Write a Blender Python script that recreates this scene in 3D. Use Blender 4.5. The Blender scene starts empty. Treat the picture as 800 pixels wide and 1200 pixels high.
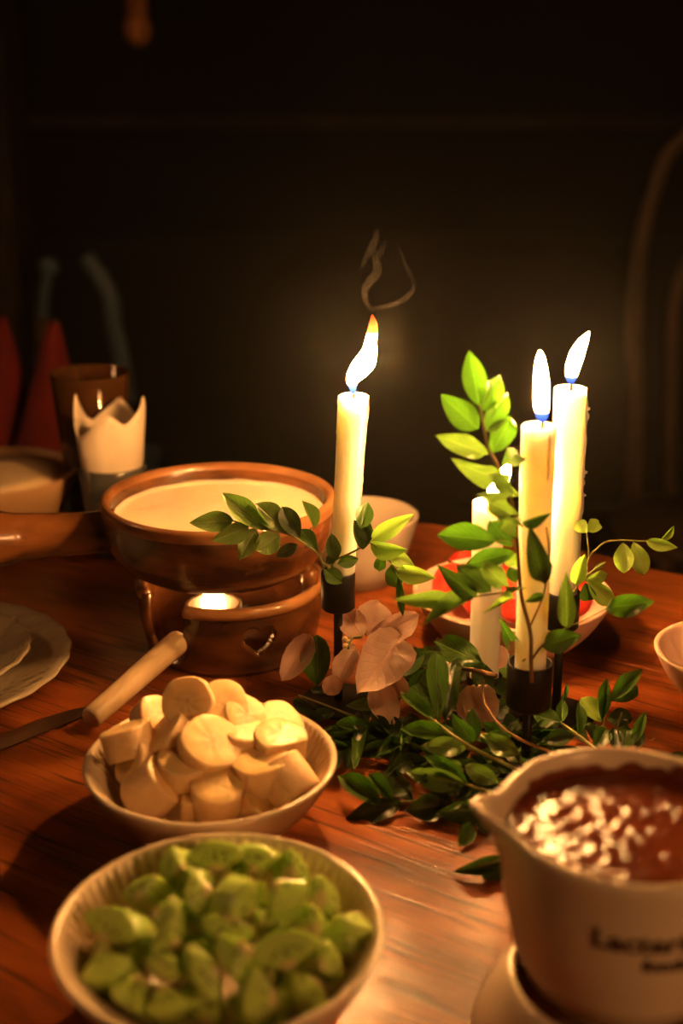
import bpy, bmesh, math, random
from mathutils import Vector, Matrix, noise
rnd = random.Random(7)
SC = bpy.context.scene
COL = SC.collection
pi = math.pi
R = math.radians

# ------------------------------------------------------------ camera, world, light, exposure
CAM_Z, PITCH, FPX = 0.42, R(18.6), 1500.0      # metres above the table top, tilt down, focal length in px of 800x1200
cd = bpy.data.cameras.new('camera')
cam = bpy.data.objects.new('camera', cd); COL.objects.link(cam)
cam.location = (0, 0, CAM_Z); cam.rotation_euler = (R(90)-PITCH, 0, 0)
cd.sensor_fit = 'VERTICAL'; cd.sensor_height = 36; cd.sensor_width = 24
cd.lens = FPX/1200*36; cd.clip_start = 0.02; cd.clip_end = 60
cd.dof.use_dof = True; cd.dof.focus_distance = 0.865; cd.dof.aperture_fstop = 3.9
SC.camera = cam
SC.view_settings.view_transform = 'Standard'; SC.view_settings.look = 'None'
SC.view_settings.gamma = 1; SC.view_settings.exposure = 0.0
SC.view_settings.use_curve_mapping = False
try:
    SC.cycles.caustics_reflective = False; SC.cycles.caustics_refractive = False
    SC.cycles.use_denoising = True
    SC.cycles.max_bounces = 8; SC.cycles.transparent_max_bounces = 16
    SC.cycles.sample_clamp_indirect = 4.0
except Exception: pass
W = bpy.data.worlds.new('night'); SC.world = W; W.use_nodes = True
W.node_tree.nodes['Background'].inputs[0].default_value = (1.0, 0.72, 0.5, 1)
W.node_tree.nodes['Background'].inputs[1].default_value = 0.004
FLAME_POWER = 860.0
def lamp(name, loc, target, power, size, color):
    l = bpy.data.lights.new(name, 'AREA'); l.energy = power; l.size = size; l.color = color
    o = bpy.data.objects.new(name, l); COL.objects.link(o); o.location = loc
    o.rotation_euler = (Vector(target)-Vector(loc)).to_track_quat('-Z', 'Y').to_euler()
    return o
# unseen warm fill lights: one low at right behind the camera, one added at left
lamp('rear_right_fill', (1.15, -0.75, 0.85), (0.1, 0.5, 0), 11.5, 0.35, (1.0, 0.43, 0.13))
lamp('side_fill_light', (-1.7, 0.9, 1.2), (-0.1, 0.9, 0), 4.0, 0.3, (1.0, 0.44, 0.15))

# ------------------------------------------------------------ placing: a pixel's ray met at a distance or at a height
def ray(px, py):
    x = (px-400)/FPX; y = -(py-600)/FPX
    c, s = math.cos(PITCH), math.sin(PITCH)
    return Vector((x, c + y*s, y*c - s))
def P(px, py, d):            # the point with ground distance y = d
    r = ray(px, py); return Vector((0, 0, CAM_Z)) + r*(d/r.y)
def Q(px, py, z):            # the point at height z
    r = ray(px, py); return Vector((0, 0, CAM_Z)) + r*((z-CAM_Z)/r.z)

# ------------------------------------------------------------ materials
def nt(name):
    m = bpy.data.materials.new(name); m.use_nodes = True
    t = m.node_tree; b = t.nodes['Principled BSDF']
    return m, t, b
def N(t, kind, **kw):
    n = t.nodes.new(kind)
    for k, v in kw.items():
        if k in n.inputs: n.inputs[k].default_value = v
        else: setattr(n, k, v)
    return n
def ramp(t, stops):
    r = t.nodes.new('ShaderNodeValToRGB'); e = r.color_ramp.elements
    while len(e) < len(stops): e.new(0.5)
    for i, (p, c) in enumerate(stops):
        e[i].position = p; e[i].color = (*c, 1)
    return r
def mk(name, c1, c2=None, rough=0.5, scale=20, bump=0.0, bscale=80, coord='Object', stretch=(1,1,1), detail=4,
       spec=0.5, metal=0.0, sss=0.0, sssr=(0.01,0.004,0.002), coat=0.0, rot=0):
    m, t, b = nt(name)
    tc = N(t, 'ShaderNodeTexCoord'); mp = N(t, 'ShaderNodeMapping')
    mp.inputs['Scale'].default_value = stretch; mp.inputs['Rotation'].default_value = (0, 0, rot)
    t.links.new(tc.outputs[coord], mp.inputs['Vector'])
    if c2:
        n = N(t, 'ShaderNodeTexNoise', Scale=scale, Detail=detail)
        t.links.new(mp.outputs[0], n.inputs['Vector'])
        r = ramp(t, [(0.32, c1), (0.68, c2)]); t.links.new(n.outputs['Fac'], r.inputs[0])
        t.links.new(r.outputs[0], b.inputs['Base Color'])
    else: b.inputs['Base Color'].default_value = (*c1, 1)
    b.inputs['Roughness'].default_value = rough; b.inputs['Metallic'].default_value = metal
    b.inputs['Specular IOR Level'].default_value = spec; b.inputs['Coat Weight'].default_value = coat
    if sss:
        b.inputs['Subsurface Weight'].default_value = sss; b.inputs['Subsurface Radius'].default_value = sssr
        b.inputs['Subsurface Scale'].default_value = 1.0
    if bump:
        n2 = N(t, 'ShaderNodeTexNoise', Scale=bscale, Detail=3); t.links.new(mp.outputs[0], n2.inputs['Vector'])
        bp = N(t, 'ShaderNodeBump', Strength=bump, Distance=0.002)
        t.links.new(n2.outputs['Fac'], bp.inputs['Height']); t.links.new(bp.outputs[0], b.inputs['Normal'])
    return m
def wood_mat(name, dark, mid, light, rot, rough=0.26, scale=1.0):
    m, t, b = nt(name)
    tc = N(t, 'ShaderNodeTexCoord'); mp = N(t, 'ShaderNodeMapping')
    mp.inputs['Rotation'].default_value = (0, 0, rot); mp.inputs['Scale'].default_value = (3*scale, 22*scale, 22*scale)
    oi = N(t, 'ShaderNodeObjectInfo'); add = N(t, 'ShaderNodeVectorMath', operation='MULTIPLY_ADD')
    mpn = N(t, 'ShaderNodeMapping'); mpn.inputs['Rotation'].default_value = (0, 0, rot)
    t.links.new(tc.outputs['Object'], mpn.inputs[0]); 
    t.links.new(mpn.outputs[0], mp.inputs[0]); mp.inputs['Rotation'].default_value = (0, 0, 0)
    t.links.new(mp.outputs[0], add.inputs[0]); add.inputs[1].default_value = (1, 1, 1)
    cx = N(t, 'ShaderNodeCombineXYZ'); mu = N(t, 'ShaderNodeMath', operation='MULTIPLY'); mu.inputs[1].default_value = 40
    t.links.new(oi.outputs['Random'], mu.inputs[0]); t.links.new(mu.outputs[0], cx.inputs[0]); t.links.new(mu.outputs[0], cx.inputs[2])
    t.links.new(cx.outputs[0], add.inputs[2])
    n = N(t, 'ShaderNodeTexNoise', Scale=1.0, Detail=6, Roughness=0.62, Distortion=0.9)
    t.links.new(add.outputs[0], n.inputs['Vector'])
    # short dark flecks (open pores) along the grain
    mf = N(t, 'ShaderNodeMapping'); mf.inputs['Scale'].default_value = (5, 13, 13); t.links.new(add.outputs[0], mf.inputs[0])
    nf = N(t, 'ShaderNodeTexNoise', Scale=1.0, Detail=2, Distortion=0.3); t.links.new(mf.outputs[0], nf.inputs['Vector'])
    fr = ramp(t, [(0.34, (0.35,)*3), (0.46, (1,)*3)]); t.links.new(nf.outputs['Fac'], fr.inputs[0])
    r = ramp(t, [(0.28, dark), (0.5, mid), (0.74, light)]); t.links.new(n.outputs['Fac'], r.inputs[0])
    # worn, blotchy varnish
    nb = N(t, 'ShaderNodeTexNoise', Scale=7.0, Detail=5); t.links.new(tc.outputs['Object'], nb.inputs['Vector'])
    br = ramp(t, [(0.34, (0.34,)*3), (0.64, (1.15,)*3)]); t.links.new(nb.outputs['Fac'], br.inputs[0])
    mx = N(t, 'ShaderNodeMix', data_type='RGBA', blend_type='MULTIPLY'); mx.inputs[0].default_value = 1
    t.links.new(r.outputs[0], mx.inputs[6]); t.links.new(fr.outputs[0], mx.inputs[7])
    mx2 = N(t, 'ShaderNodeMix', data_type='RGBA', blend_type='MULTIPLY'); mx2.inputs[0].default_value = 0.8
    t.links.new(mx.outputs[2], mx2.inputs[6]); t.links.new(br.outputs[0], mx2.inputs[7])
    t.links.new(mx2.outputs[2], b.inputs['Base Color'])
    rr = N(t, 'ShaderNodeMapRange'); rr.inputs[3].default_value = rough+0.14; rr.inputs[4].default_value = rough-0.05
    b.inputs['Specular IOR Level'].default_value = 0.27; t.links.new(nb.outputs['Fac'], rr.inputs[0]); t.links.new(rr.outputs[0], b.inputs['Roughness'])
    ad = N(t, 'ShaderNodeMath', operation='ADD'); t.links.new(n.outputs['Fac'], ad.inputs[0]); t.links.new(fr.outputs[0], ad.inputs[1])
    bp = N(t, 'ShaderNodeBump', Strength=0.5, Distance=0.0009)
    t.links.new(ad.outputs[0], bp.inputs['Height']); t.links.new(bp.outputs[0], b.inputs['Normal'])
    return m
GR = R(33)     # the grain runs down to the right
M = {}
M['table'] = wood_mat('table_wood', (0.085,0.020,0.005), (0.33,0.086,0.018), (0.56,0.180,0.040), GR)
M['ivory'] = mk('ivory_glaze', (0.74,0.60,0.42), (0.80,0.68,0.50), rough=0.22, scale=9, coat=0.3)
M['whiteware'] = mk('white_glaze', (0.70,0.58,0.44), (0.74,0.62,0.48), rough=0.28, scale=5, coat=0.3)
M['greyware'] = mk('grey_beige_glaze', (0.44,0.36,0.29), (0.50,0.42,0.34), rough=0.35, scale=6)
M['pinkware'] = mk('pale_rose_glaze', (0.78,0.50,0.38), (0.84,0.56,0.44), rough=0.35, scale=9)
M['stoneware'] = mk('brown_stoneware', (0.030,0.011,0.004), (0.22,0.080,0.022), rough=0.25, scale=16, detail=6, stretch=(1,1,3), coat=0.5, bump=0.25, bscale=60)
M['stoneware_rim'] = mk('paler_stoneware_rim', (0.17,0.066,0.022), (0.48,0.23,0.085), rough=0.3, scale=14, detail=5, coat=0.4)  # paler glaze on the rims of pot and warmer
M['cheese'] = mk('cheese', (0.95,0.70,0.46), (0.98,0.76,0.54), rough=0.4, scale=18, bump=0.5, bscale=45, sss=0.3)
M['banana'] = mk('banana_flesh', (0.80,0.55,0.30), (0.90,0.65,0.38), rough=0.5, scale=90, bump=0.35, bscale=350, sss=0.25, sssr=(0.008,0.005,0.002))
M['black'] = mk('black_powder_coat', (0.006,0.005,0.005), rough=0.5, spec=0.22)
M['wick'] = mk('charred_wick', (0.02,0.015,0.012), rough=0.9)
M['stem'] = mk('green_stem', (0.16,0.20,0.04), (0.24,0.22,0.06), rough=0.5, scale=60)
M['twig'] = mk('brown_twig', (0.16,0.075,0.03), (0.34,0.18,0.075), rough=0.6, scale=120, bump=0.5, bscale=300)
M['darkstem'] = mk('dark_woody_stem', (0.10,0.055,0.02), (0.17,0.10,0.035), rough=0.5, scale=80)
M['napkin'] = mk('cream_paper', (0.72,0.60,0.46), (0.80,0.68,0.54), rough=0.9, scale=30)
M['redcloth'] = mk('red_cloth', (0.10,0.003,0.003), (0.17,0.006,0.005), rough=0.9, scale=20)
M['tan'] = mk('tan_glaze', (0.52,0.30,0.14), (0.60,0.36,0.18), rough=0.5, scale=12)
M['strawberry'] = mk('strawberry_red', (0.62,0.02,0.012), (0.78,0.05,0.03), rough=0.3, scale=60, bump=0.6, bscale=300)
M['strawgreen'] = mk('calyx_green', (0.12,0.24,0.04), rough=0.5)
M['steel'] = mk('worn_steel', (0.55,0.47,0.38), (0.62,0.54,0.45), rough=0.28, scale=40, metal=1.0)
M['palewood'] = mk('pale_handle_wood', (0.70,0.50,0.28), (0.78,0.58,0.34), rough=0.45, scale=14, stretch=(6,1,1), detail=3)
M['ink'] = mk('brown_lettering', (0.05,0.018,0.008), rough=0.5)
M['choc'] = mk('melted_chocolate', (0.11,0.022,0.007), (0.19,0.042,0.013), rough=0.16, scale=30, bump=0.4, bscale=150, coat=0.0, spec=0.4)
M['chocsmear'] = mk('chocolate_smear', (0.13,0.028,0.010), (0.22,0.055,0.018), rough=0.3, scale=60)
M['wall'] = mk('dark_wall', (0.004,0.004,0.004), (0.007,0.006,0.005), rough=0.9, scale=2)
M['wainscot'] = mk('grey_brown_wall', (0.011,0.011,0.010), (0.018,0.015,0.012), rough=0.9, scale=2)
M['floor'] = mk('dark_floor', (0.015,0.010,0.008), (0.03,0.02,0.014), rough=0.7, scale=3)
M['beam'] = mk('old_beam', (0.020,0.014,0.009), (0.034,0.022,0.012), rough=0.8, scale=3, stretch=(4,4,0.4))
M['hangwood'] = mk('orange_wood', (0.28,0.11,0.03), (0.38,0.16,0.05), rough=0.6, scale=8)
M['bentwood'] = mk('bentwood', (0.05,0.028,0.016), (0.08,0.045,0.025), rough=0.5, scale=8)
M['bluegrey'] = mk('blue_grey_sheen', (0.07,0.12,0.19), (0.10,0.16,0.24), rough=0.4, scale=8)  # bluish sheen of the dim metal put into its base colour
M['bloom'] = mk('floret_cream', (0.85,0.68,0.42), rough=0.6)

def wax():
    m, t, b = nt('candle_wax')
    b.inputs['Base Color'].default_value = (0.95, 0.89, 0.76, 1); b.inputs['Roughness'].default_value = 0.38
    b.inputs['Subsurface Weight'].default_value = 1.0
    b.inputs['Subsurface Radius'].default_value = (0.021, 0.018, 0.013); b.inputs['Subsurface Scale'].default_value = 1.0
    tc = N(t, 'ShaderNodeTexCoord'); n = N(t, 'ShaderNodeTexNoise', Scale=70, Detail=3)
    t.links.new(tc.outputs['Object'], n.inputs['Vector'])
    bp = N(t, 'ShaderNodeBump', Strength=0.2, Distance=0.001); t.links.new(n.outputs['Fac'], bp.inputs['Height']); t.links.new(bp.outputs[0], b.inputs['Normal'])
    return m
M['wax'] = wax()

def flame_mat(name, orange_tip=False, power=FLAME_POWER):
    m, t, b = nt(name); t.nodes.remove(b)
    out = [n for n in t.nodes if n.type == 'OUTPUT_MATERIAL'][0]
    tc = N(t, 'ShaderNodeTexCoord'); s = N(t, 'ShaderNodeSeparateXYZ'); t.links.new(tc.outputs['Generated'], s.inputs[0])
    if orange_tip:
        col = ramp(t, [(0.0,(0.06,0.16,1.0)), (0.11,(0.12,0.28,1.0)), (0.13,(1,0.46,0.13)), (0.72,(1,0.44,0.12)), (0.80,(1,0.16,0.02)), (1.0,(0.9,0.08,0.01))])
        st = ramp(t, [(0.0,(0.0012,)*3), (0.12,(0.003,)*3), (0.19,(0.9,)*3), (0.66,(1,)*3), (0.78,(0.006,)*3), (1.0,(0.001,)*3)])
    else:
        col = ramp(t, [(0.0,(0.05,0.12,1.0)), (0.13,(0.10,0.22,1.0)), (0.15,(1,0.46,0.13)), (1.0,(1,0.44,0.12))])
        st = ramp(t, [(0.0,(0.001,)*3), (0.14,(0.003,)*3), (0.26,(0.9,)*3), (0.9,(1,)*3), (1.0,(0.3,)*3)])
    t.links.new(s.outputs[2], col.inputs[0]); t.links.new(s.outputs[2], st.inputs[0])
    mu = N(t, 'ShaderNodeMath', operation='MULTIPLY'); mu.inputs[1].default_value = power
    t.links.new(st.outputs[0], mu.inputs[0])
    e = N(t, 'ShaderNodeEmission'); t.links.new(col.outputs[0], e.inputs[0]); t.links.new(mu.outputs[0], e.inputs[1])
    t.links.new(e.outputs[0], out.inputs[0])
    return m
M['flame'] = flame_mat('flame'); M['flame_orange'] = flame_mat('flame_orange_tip', True, FLAME_POWER*1.9)
M['burnerflame'] = flame_mat('burner_flame', False, 70)

def leaf_mat(name, base, vein, transl, tcol, rough=0.33):
    m, t, b = nt(name)
    out = [n for n in t.nodes if n.type == 'OUTPUT_MATERIAL'][0]
    uv = N(t, 'ShaderNodeUVMap'); s = N(t, 'ShaderNodeSeparateXYZ'); t.links.new(uv.outputs[0], s.inputs[0])
    # u: 0..1 across (midrib at .5), v along
    sub = N(t, 'ShaderNodeMath', operation='SUBTRACT'); sub.inputs[1].default_value = 0.5; t.links.new(s.outputs[0], sub.inputs[0])
    ab = N(t, 'ShaderNodeMath', operation='ABSOLUTE'); t.links.new(sub.outputs[0], ab.inputs[0])
    rr = ramp(t, [(0.0,(1,)*3), (0.045,(0,)*3)]); t.links.new(ab.outputs[0], rr.inputs[0])
    # side veins: sin(v*k - |u|*c)
    m1 = N(t, 'ShaderNodeMath', operation='MULTIPLY'); m1.inputs[1].default_value = 52; t.links.new(s.outputs[1], m1.inputs[0])
    m2 = N(t, 'ShaderNodeMath', operation='MULTIPLY_ADD'); m2.inputs[1].default_value = -34; t.links.new(ab.outputs[0], m2.inputs[0]); t.links.new(m1.outputs[0], m2.inputs[2])
    sn = N(t, 'ShaderNodeMath', operation='SINE'); t.links.new(m2.outputs[0], sn.inputs[0])
    sr = ramp(t, [(0.80,(0,)*3), (1.0,(0.35,)*3)]); t.links.new(sn.outputs[0], sr.inputs[0])
    ad = N(t, 'ShaderNodeMath', operation='ADD', use_clamp=True); t.links.new(rr.outputs[0], ad.inputs[0]); t.links.new(sr.outputs[0], ad.inputs[1])
    oi = N(t, 'ShaderNodeObjectInfo'); hs = N(t, 'ShaderNodeHueSaturation', Hue=0.5, Saturation=1.0)
    vr = N(t, 'ShaderNodeMapRange'); vr.inputs[3].default_value = 0.75; vr.inputs[4].default_value = 1.25
    t.links.new(oi.outputs['Random'], vr.inputs[0]); t.links.new(vr.outputs[0], hs.inputs['Value'])
    tc = N(t, 'ShaderNodeTexCoord'); nn = N(t, 'ShaderNodeTexNoise', Scale=3.0, Detail=3); t.links.new(tc.outputs['Generated'], nn.inputs['Vector'])
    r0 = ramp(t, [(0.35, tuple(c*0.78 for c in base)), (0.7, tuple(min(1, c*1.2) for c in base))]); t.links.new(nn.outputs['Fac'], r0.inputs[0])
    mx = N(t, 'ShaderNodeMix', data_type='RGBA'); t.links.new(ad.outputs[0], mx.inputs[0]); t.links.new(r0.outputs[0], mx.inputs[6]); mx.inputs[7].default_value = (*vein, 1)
    t.links.new(mx.outputs[2], hs.inputs['Color']); t.links.new(hs.outputs[0], b.inputs['Base Color'])
    b.inputs['Roughness'].default_value = rough; b.inputs['Specular IOR Level'].default_value = 0.45
    bp = N(t, 'ShaderNodeBump', Strength=0.5, Distance=0.0012); inv = N(t, 'ShaderNodeMath', operation='SUBTRACT'); inv.inputs[0].default_value = 1
    t.links.new(ad.outputs[0], inv.inputs[1]); t.links.new(inv.outputs[0], bp.inputs['Height']); t.links.new(bp.outputs[0], b.inputs['Normal'])
    tr = N(t, 'ShaderNodeBsdfTranslucent'); tr.inputs[0].default_value = (*tcol, 1)
    ms = N(t, 'ShaderNodeMixShader', Fac=transl); t.links.new(b.outputs[0], ms.inputs[1]); t.links.new(tr.outputs[0], ms.inputs[2])
    t.links.new(ms.outputs[0], out.inputs[0])
    return m
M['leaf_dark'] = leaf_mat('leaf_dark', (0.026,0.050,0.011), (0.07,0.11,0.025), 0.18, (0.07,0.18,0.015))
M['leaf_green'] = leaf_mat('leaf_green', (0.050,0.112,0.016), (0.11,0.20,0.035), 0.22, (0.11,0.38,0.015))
M['leaf_olive'] = leaf_mat('leaf_olive', (0.125,0.205,0.045), (0.24,0.33,0.09), 0.28, (0.20,0.44,0.05))
M['leaf_young'] = leaf_mat('leaf_young', (0.36,0.58,0.10), (0.44,0.66,0.14), 0.52, (0.44,0.88,0.10))
M['bract'] = leaf_mat('pink_bract', (0.97,0.64,0.54), (0.85,0.50,0.40), 0.58, (0.97,0.62,0.50), rough=0.65)

def glass_mat(name, col, rough, bump=0.0):
    m, t, b = nt(name)
    b.inputs['Base Color'].default_value = (*col, 1); b.inputs['Roughness'].default_value = rough
    b.inputs['Transmission Weight'].default_value = 0.92; b.inputs['IOR'].default_value = 1.45
    if bump:
        tc = N(t, 'ShaderNodeTexCoord'); n = N(t, 'ShaderNodeTexNoise', Scale=60, Detail=2); t.links.new(tc.outputs['Object'], n.inputs['Vector'])
        bp = N(t, 'ShaderNodeBump', Strength=bump, Distance=0.003); t.links.new(n.outputs['Fac'], bp.inputs['Height']); t.links.new(bp.outputs[0], b.inputs['Normal'])
    return m
M['glass'] = glass_mat('clear_glass', (1, 0.97, 0.92), 0.02)
M['amberglass'] = glass_mat('amber_glass', (0.75, 0.32, 0.10), 0.06)
M['plateglass'] = glass_mat('pressed_glass', (0.85, 0.70, 0.48), 0.2, 1.0)
M['plateglass'].node_tree.nodes['Principled BSDF'].inputs['Transmission Weight'].default_value = 0.55

def kiwi_mat():
    m, t, b = nt('kiwi_flesh')
    tc = N(t, 'ShaderNodeTexCoord'); s = N(t, 'ShaderNodeSeparateXYZ'); t.links.new(tc.outputs['Object'], s.inputs[0])
    cx = N(t, 'ShaderNodeCombineXYZ'); t.links.new(s.outputs[0], cx.inputs[0]); t.links.new(s.outputs[1], cx.inputs[1])
    ln = N(t, 'ShaderNodeVectorMath', operation='LENGTH'); t.links.new(cx.outputs[0], ln.inputs[0])
    mr = N(t, 'ShaderNodeMapRange'); mr.inputs[1].default_value = 0; mr.inputs[2].default_value = 0.024
    t.links.new(ln.outputs['Value'], mr.inputs[0])
    nz = N(t, 'ShaderNodeTexNoise', Scale=160, Detail=2); t.links.new(tc.outputs['Object'], nz.inputs['Vector'])
    ad = N(t, 'ShaderNodeMath', operation='MULTIPLY_ADD'); ad.inputs[1].default_value = 0.14; t.links.new(nz.outputs['Fac'], ad.inputs[0]); t.links.new(mr.outputs[0], ad.inputs[2])
    r = ramp(t, [(0.16,(0.74,0.62,0.36)), (0.27,(0.60,0.58,0.22)), (0.36,(0.50,0.70,0.15)), (0.75,(0.56,0.76,0.17)), (1.0,(0.38,0.66,0.12))])
    t.links.new(ad.outputs[0], r.inputs[0])
    vo = N(t, 'ShaderNodeTexVoronoi', Scale=400); t.links.new(tc.outputs['Object'], vo.inputs['Vector'])
    vr = ramp(t, [(0.28,(1,)*3), (0.36,(0,)*3)]); t.links.new(vo.outputs['Distance'], vr.inputs[0])
    band = ramp(t, [(0.24,(0,)*3), (0.30,(1,)*3), (0.46,(1,)*3), (0.54,(0,)*3)]); t.links.new(mr.outputs[0], band.inputs[0])
    mu = N(t, 'ShaderNodeMath', operation='MULTIPLY'); t.links.new(vr.outputs[0], mu.inputs[0]); t.links.new(band.outputs[0], mu.inputs[1])
    mx = N(t, 'ShaderNodeMix', data_type='RGBA'); t.links.new(mu.outputs[0], mx.inputs[0]); t.links.new(r.outputs[0], mx.inputs[6]); mx.inputs[7].default_value = (0.03,0.018,0.01,1)
    t.links.new(mx.outputs[2], b.inputs['Base Color']); b.inputs['Roughness'].default_value = 0.3
    b.inputs['Subsurface Weight'].default_value = 0.3; b.inputs['Subsurface Radius'].default_value = (0.006,0.008,0.002); b.inputs['Subsurface Scale'].default_value = 1
    bp = N(t, 'ShaderNodeBump', Strength=0.4, Distance=0.001); t.links.new(nz.outputs['Fac'], bp.inputs['Height']); t.links.new(bp.outputs[0], b.inputs['Normal'])
    return m
M['kiwi'] = kiwi_mat()

# banana cut face: three faint chambers and a ring, in the slice's own coordinates
def banana_face_mat():
    m, t, b = nt('banana_cut_face')
    tc = N(t, 'ShaderNodeTexCoord'); s = N(t, 'ShaderNodeSeparateXYZ'); t.links.new(tc.outputs['Object'], s.inputs[0])
    cx = N(t, 'ShaderNodeCombineXYZ'); t.links.new(s.outputs[0], cx.inputs[0]); t.links.new(s.outputs[1], cx.inputs[1])
    ln = N(t, 'ShaderNodeVectorMath', operation='LENGTH'); t.links.new(cx.outputs[0], ln.inputs[0])
    nz = N(t, 'ShaderNodeTexNoise', Scale=320, Detail=3); t.links.new(tc.outputs['Object'], nz.inputs['Vector'])
    ad = N(t, 'ShaderNodeMath', operation='MULTIPLY_ADD'); ad.inputs[1].default_value = 0.006; t.links.new(nz.outputs['Fac'], ad.inputs[0]); t.links.new(ln.outputs['Value'], ad.inputs[2])
    mr = N(t, 'ShaderNodeMapRange'); mr.inputs[2].default_value = 0.02; t.links.new(ad.outputs[0], mr.inputs[0])
    r = ramp(t, [(0.16,(0.62,0.42,0.18)), (0.28,(0.82,0.60,0.30)), (0.42,(0.78,0.56,0.27)), (0.54,(0.90,0.64,0.30))])
    t.links.new(mr.outputs[0], r.inputs[0]); t.links.new(r.outputs[0], b.inputs['Base Color'])
    b.inputs['Roughness'].default_value = 0.35; b.inputs['Subsurface Weight'].default_value = 0.25
    b.inputs['Subsurface Radius'].default_value = (0.008,0.005,0.002); b.inputs['Subsurface Scale'].default_value = 1
    return m
M['bananaface'] = banana_face_mat()

# ------------------------------------------------------------ mesh helpers
def mesh(name, V, F, mat=None, smooth=True, mats=None, uvs=None):
    me = bpy.data.meshes.new(name); me.from_pydata([tuple(v) for v in V], [], F)
    for mm in (mats or [mat]):
        if mm: me.materials.append(mm)
    if uvs:
        ul = me.uv_layers.new(name='UVMap')
        for lp in me.loops: ul.data[lp.index].uv = uvs[lp.vertex_index]
    if smooth: me.polygons.foreach_set('use_smooth', [True]*len(me.polygons))
    me.update(); return me
def link(name, me, parent=None, keep=True):
    o = bpy.data.objects.new(name, me); COL.objects.link(o)
    if parent is not None:
        o.parent = parent
        if keep: o.matrix_parent_inverse = Matrix.Translation(-root_pos(parent))
    return o
def root_pos(o):
    p = Vector(o.location)
    if o.parent is not None and o.type == 'EMPTY': p = p + root_pos(o.parent)
    return p if o.type == 'EMPTY' else (Vector((0,0,0)) if o.parent is None else Vector((0,0,0)))
def tag(o, label, cat, group=None, kind=None):
    if label: o['label'] = label
    if cat: o['category'] = cat
    if group: o['group'] = group
    if kind: o['kind'] = kind
    return o
def thing(name, label, cat, loc=(0,0,0), group=None):
    o = bpy.data.objects.new(name, None); COL.objects.link(o); o.location = loc; o.empty_display_size = 0.02
    return tag(o, label, cat, group)
def part(name, me, parent):        # world-space mesh under an Empty (translation only)
    o = bpy.data.objects.new(name, me); COL.objects.link(o); o.parent = parent
    if parent.type == 'EMPTY': o.matrix_parent_inverse = Matrix.Translation(-Vector(parent.location))
    return o
def struct(name, me):
    o = bpy.data.objects.new(name, me); COL.objects.link(o); o['kind'] = 'structure'; return o
def smooth_path(pts, n=6):
    pts = [Vector(p) for p in pts]
    if len(pts) < 3: 
        return [pts[0].lerp(pts[-1], i/n) for i in range(n+1)]
    P_ = [2*pts[0]-pts[1]] + pts + [2*pts[-1]-pts[-2]]; out = []
    for i in range(1, len(P_)-2):
        a, b, c, d = P_[i-1:i+3]
        for k in range(n):
            t = k/n
            out.append(0.5*((2*b)+(c-a)*t+(2*a-5*b+4*c-d)*t*t+(-a+3*b-3*c+d)*t**3))
    out.append(pts[-1]); return out
def tube(name, pts, rad, mat, seg=8, squash=None, smooth=True):
    """closed tube through pts; rad a number or one per point"""
    V, F = [], []; n = len(pts)
    rs = rad if isinstance(rad, (list, tuple)) else [rad]*n
    prev = None
    for i, p in enumerate(pts):
        p = Vector(p); tdir = (Vector(pts[min(i+1, n-1)])-Vector(pts[max(i-1, 0)])).normalized()
        if prev is None:
            up = Vector((0,1,0)) if abs(tdir.y) < 0.9 else Vector((1,0,0)); a = tdir.cross(up).normalized()
        else: a = (prev - tdir*prev.dot(tdir)).normalized()
        prev = a; b = tdir.cross(a)
        for k in range(seg):
            t = 2*pi*k/seg; V.append(p + (a*math.cos(t) + b*math.sin(t)*(squash or 1))*rs[i])
    for i in range(n-1):
        for k in range(seg):
            k2 = (k+1) % seg; F.append((i*seg+k, i*seg+k2, (i+1)*seg+k2, (i+1)*seg+k))
    F.append(tuple(range(seg))[::-1]); F.append(tuple((n-1)*seg+k for k in range(seg)))
    return mesh(name, V, F, mat, smooth)
def lathe(name, prof, mat, seg=64, center=(0,0,0), fn=None, close=False, cap0=False, cap1=False, mats=None, mfn=None):
    V, F = [], []; n = len(prof)
    for i, (r, z) in enumerate(prof):
        for k in range(seg):
            a = 2*pi*k/seg
            rr, zz = (r, z) if fn is None else fn(i, r, z, a)
            V.append((center[0]+rr*math.cos(a), center[1]+rr*math.sin(a), center[2]+zz))
    for i in range(n-1 if not close else n):
        j = (i+1) % n
        for k in range(seg):
            k2 = (k+1) % seg; F.append((i*seg+k, i*seg+k2, j*seg+k2, j*seg+k))
    if cap0: F.append(tuple(range(seg))[::-1])
    if cap1: F.append(tuple((n-1)*seg+k for k in range(seg)))
    return mesh(name, V, F, mat, mats=mats)
def blob(name, r, mat, sub=3, amp=0.1, fr=1.5, scale=(1,1,1), seed=0, loc=(0,0,0)):
    bm = bmesh.new(); bmesh.ops.create_icosphere(bm, subdivisions=sub, radius=1)
    for v in bm.verts:
        d = v.co.normalized(); k = 1+amp*noise.noise(d*fr+Vector((seed*3.1, seed, 0)))
        v.co = Vector((d.x*scale[0], d.y*scale[1], d.z*scale[2]))*r*k + Vector(loc)
    me = bpy.data.meshes.new(name); bm.to_mesh(me); bm.free(); me.materials.append(mat)
    me.polygons.foreach_set('use_smooth', [True]*len(me.polygons)); return me
def box(name, lo, hi, mat, bev=0.0):
    bm = bmesh.new(); bmesh.ops.create_cube(bm, size=1)
    for v in bm.verts: v.co = Vector([(lo[i]+hi[i])/2 + v.co[i]*(hi[i]-lo[i]) for i in range(3)])
    if bev: bmesh.ops.bevel(bm, geom=bm.edges[:], offset=bev, segments=2, affect='EDGES')
    me = bpy.data.meshes.new(name); bm.to_mesh(me); bm.free(); me.materials.append(mat); return me

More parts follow.
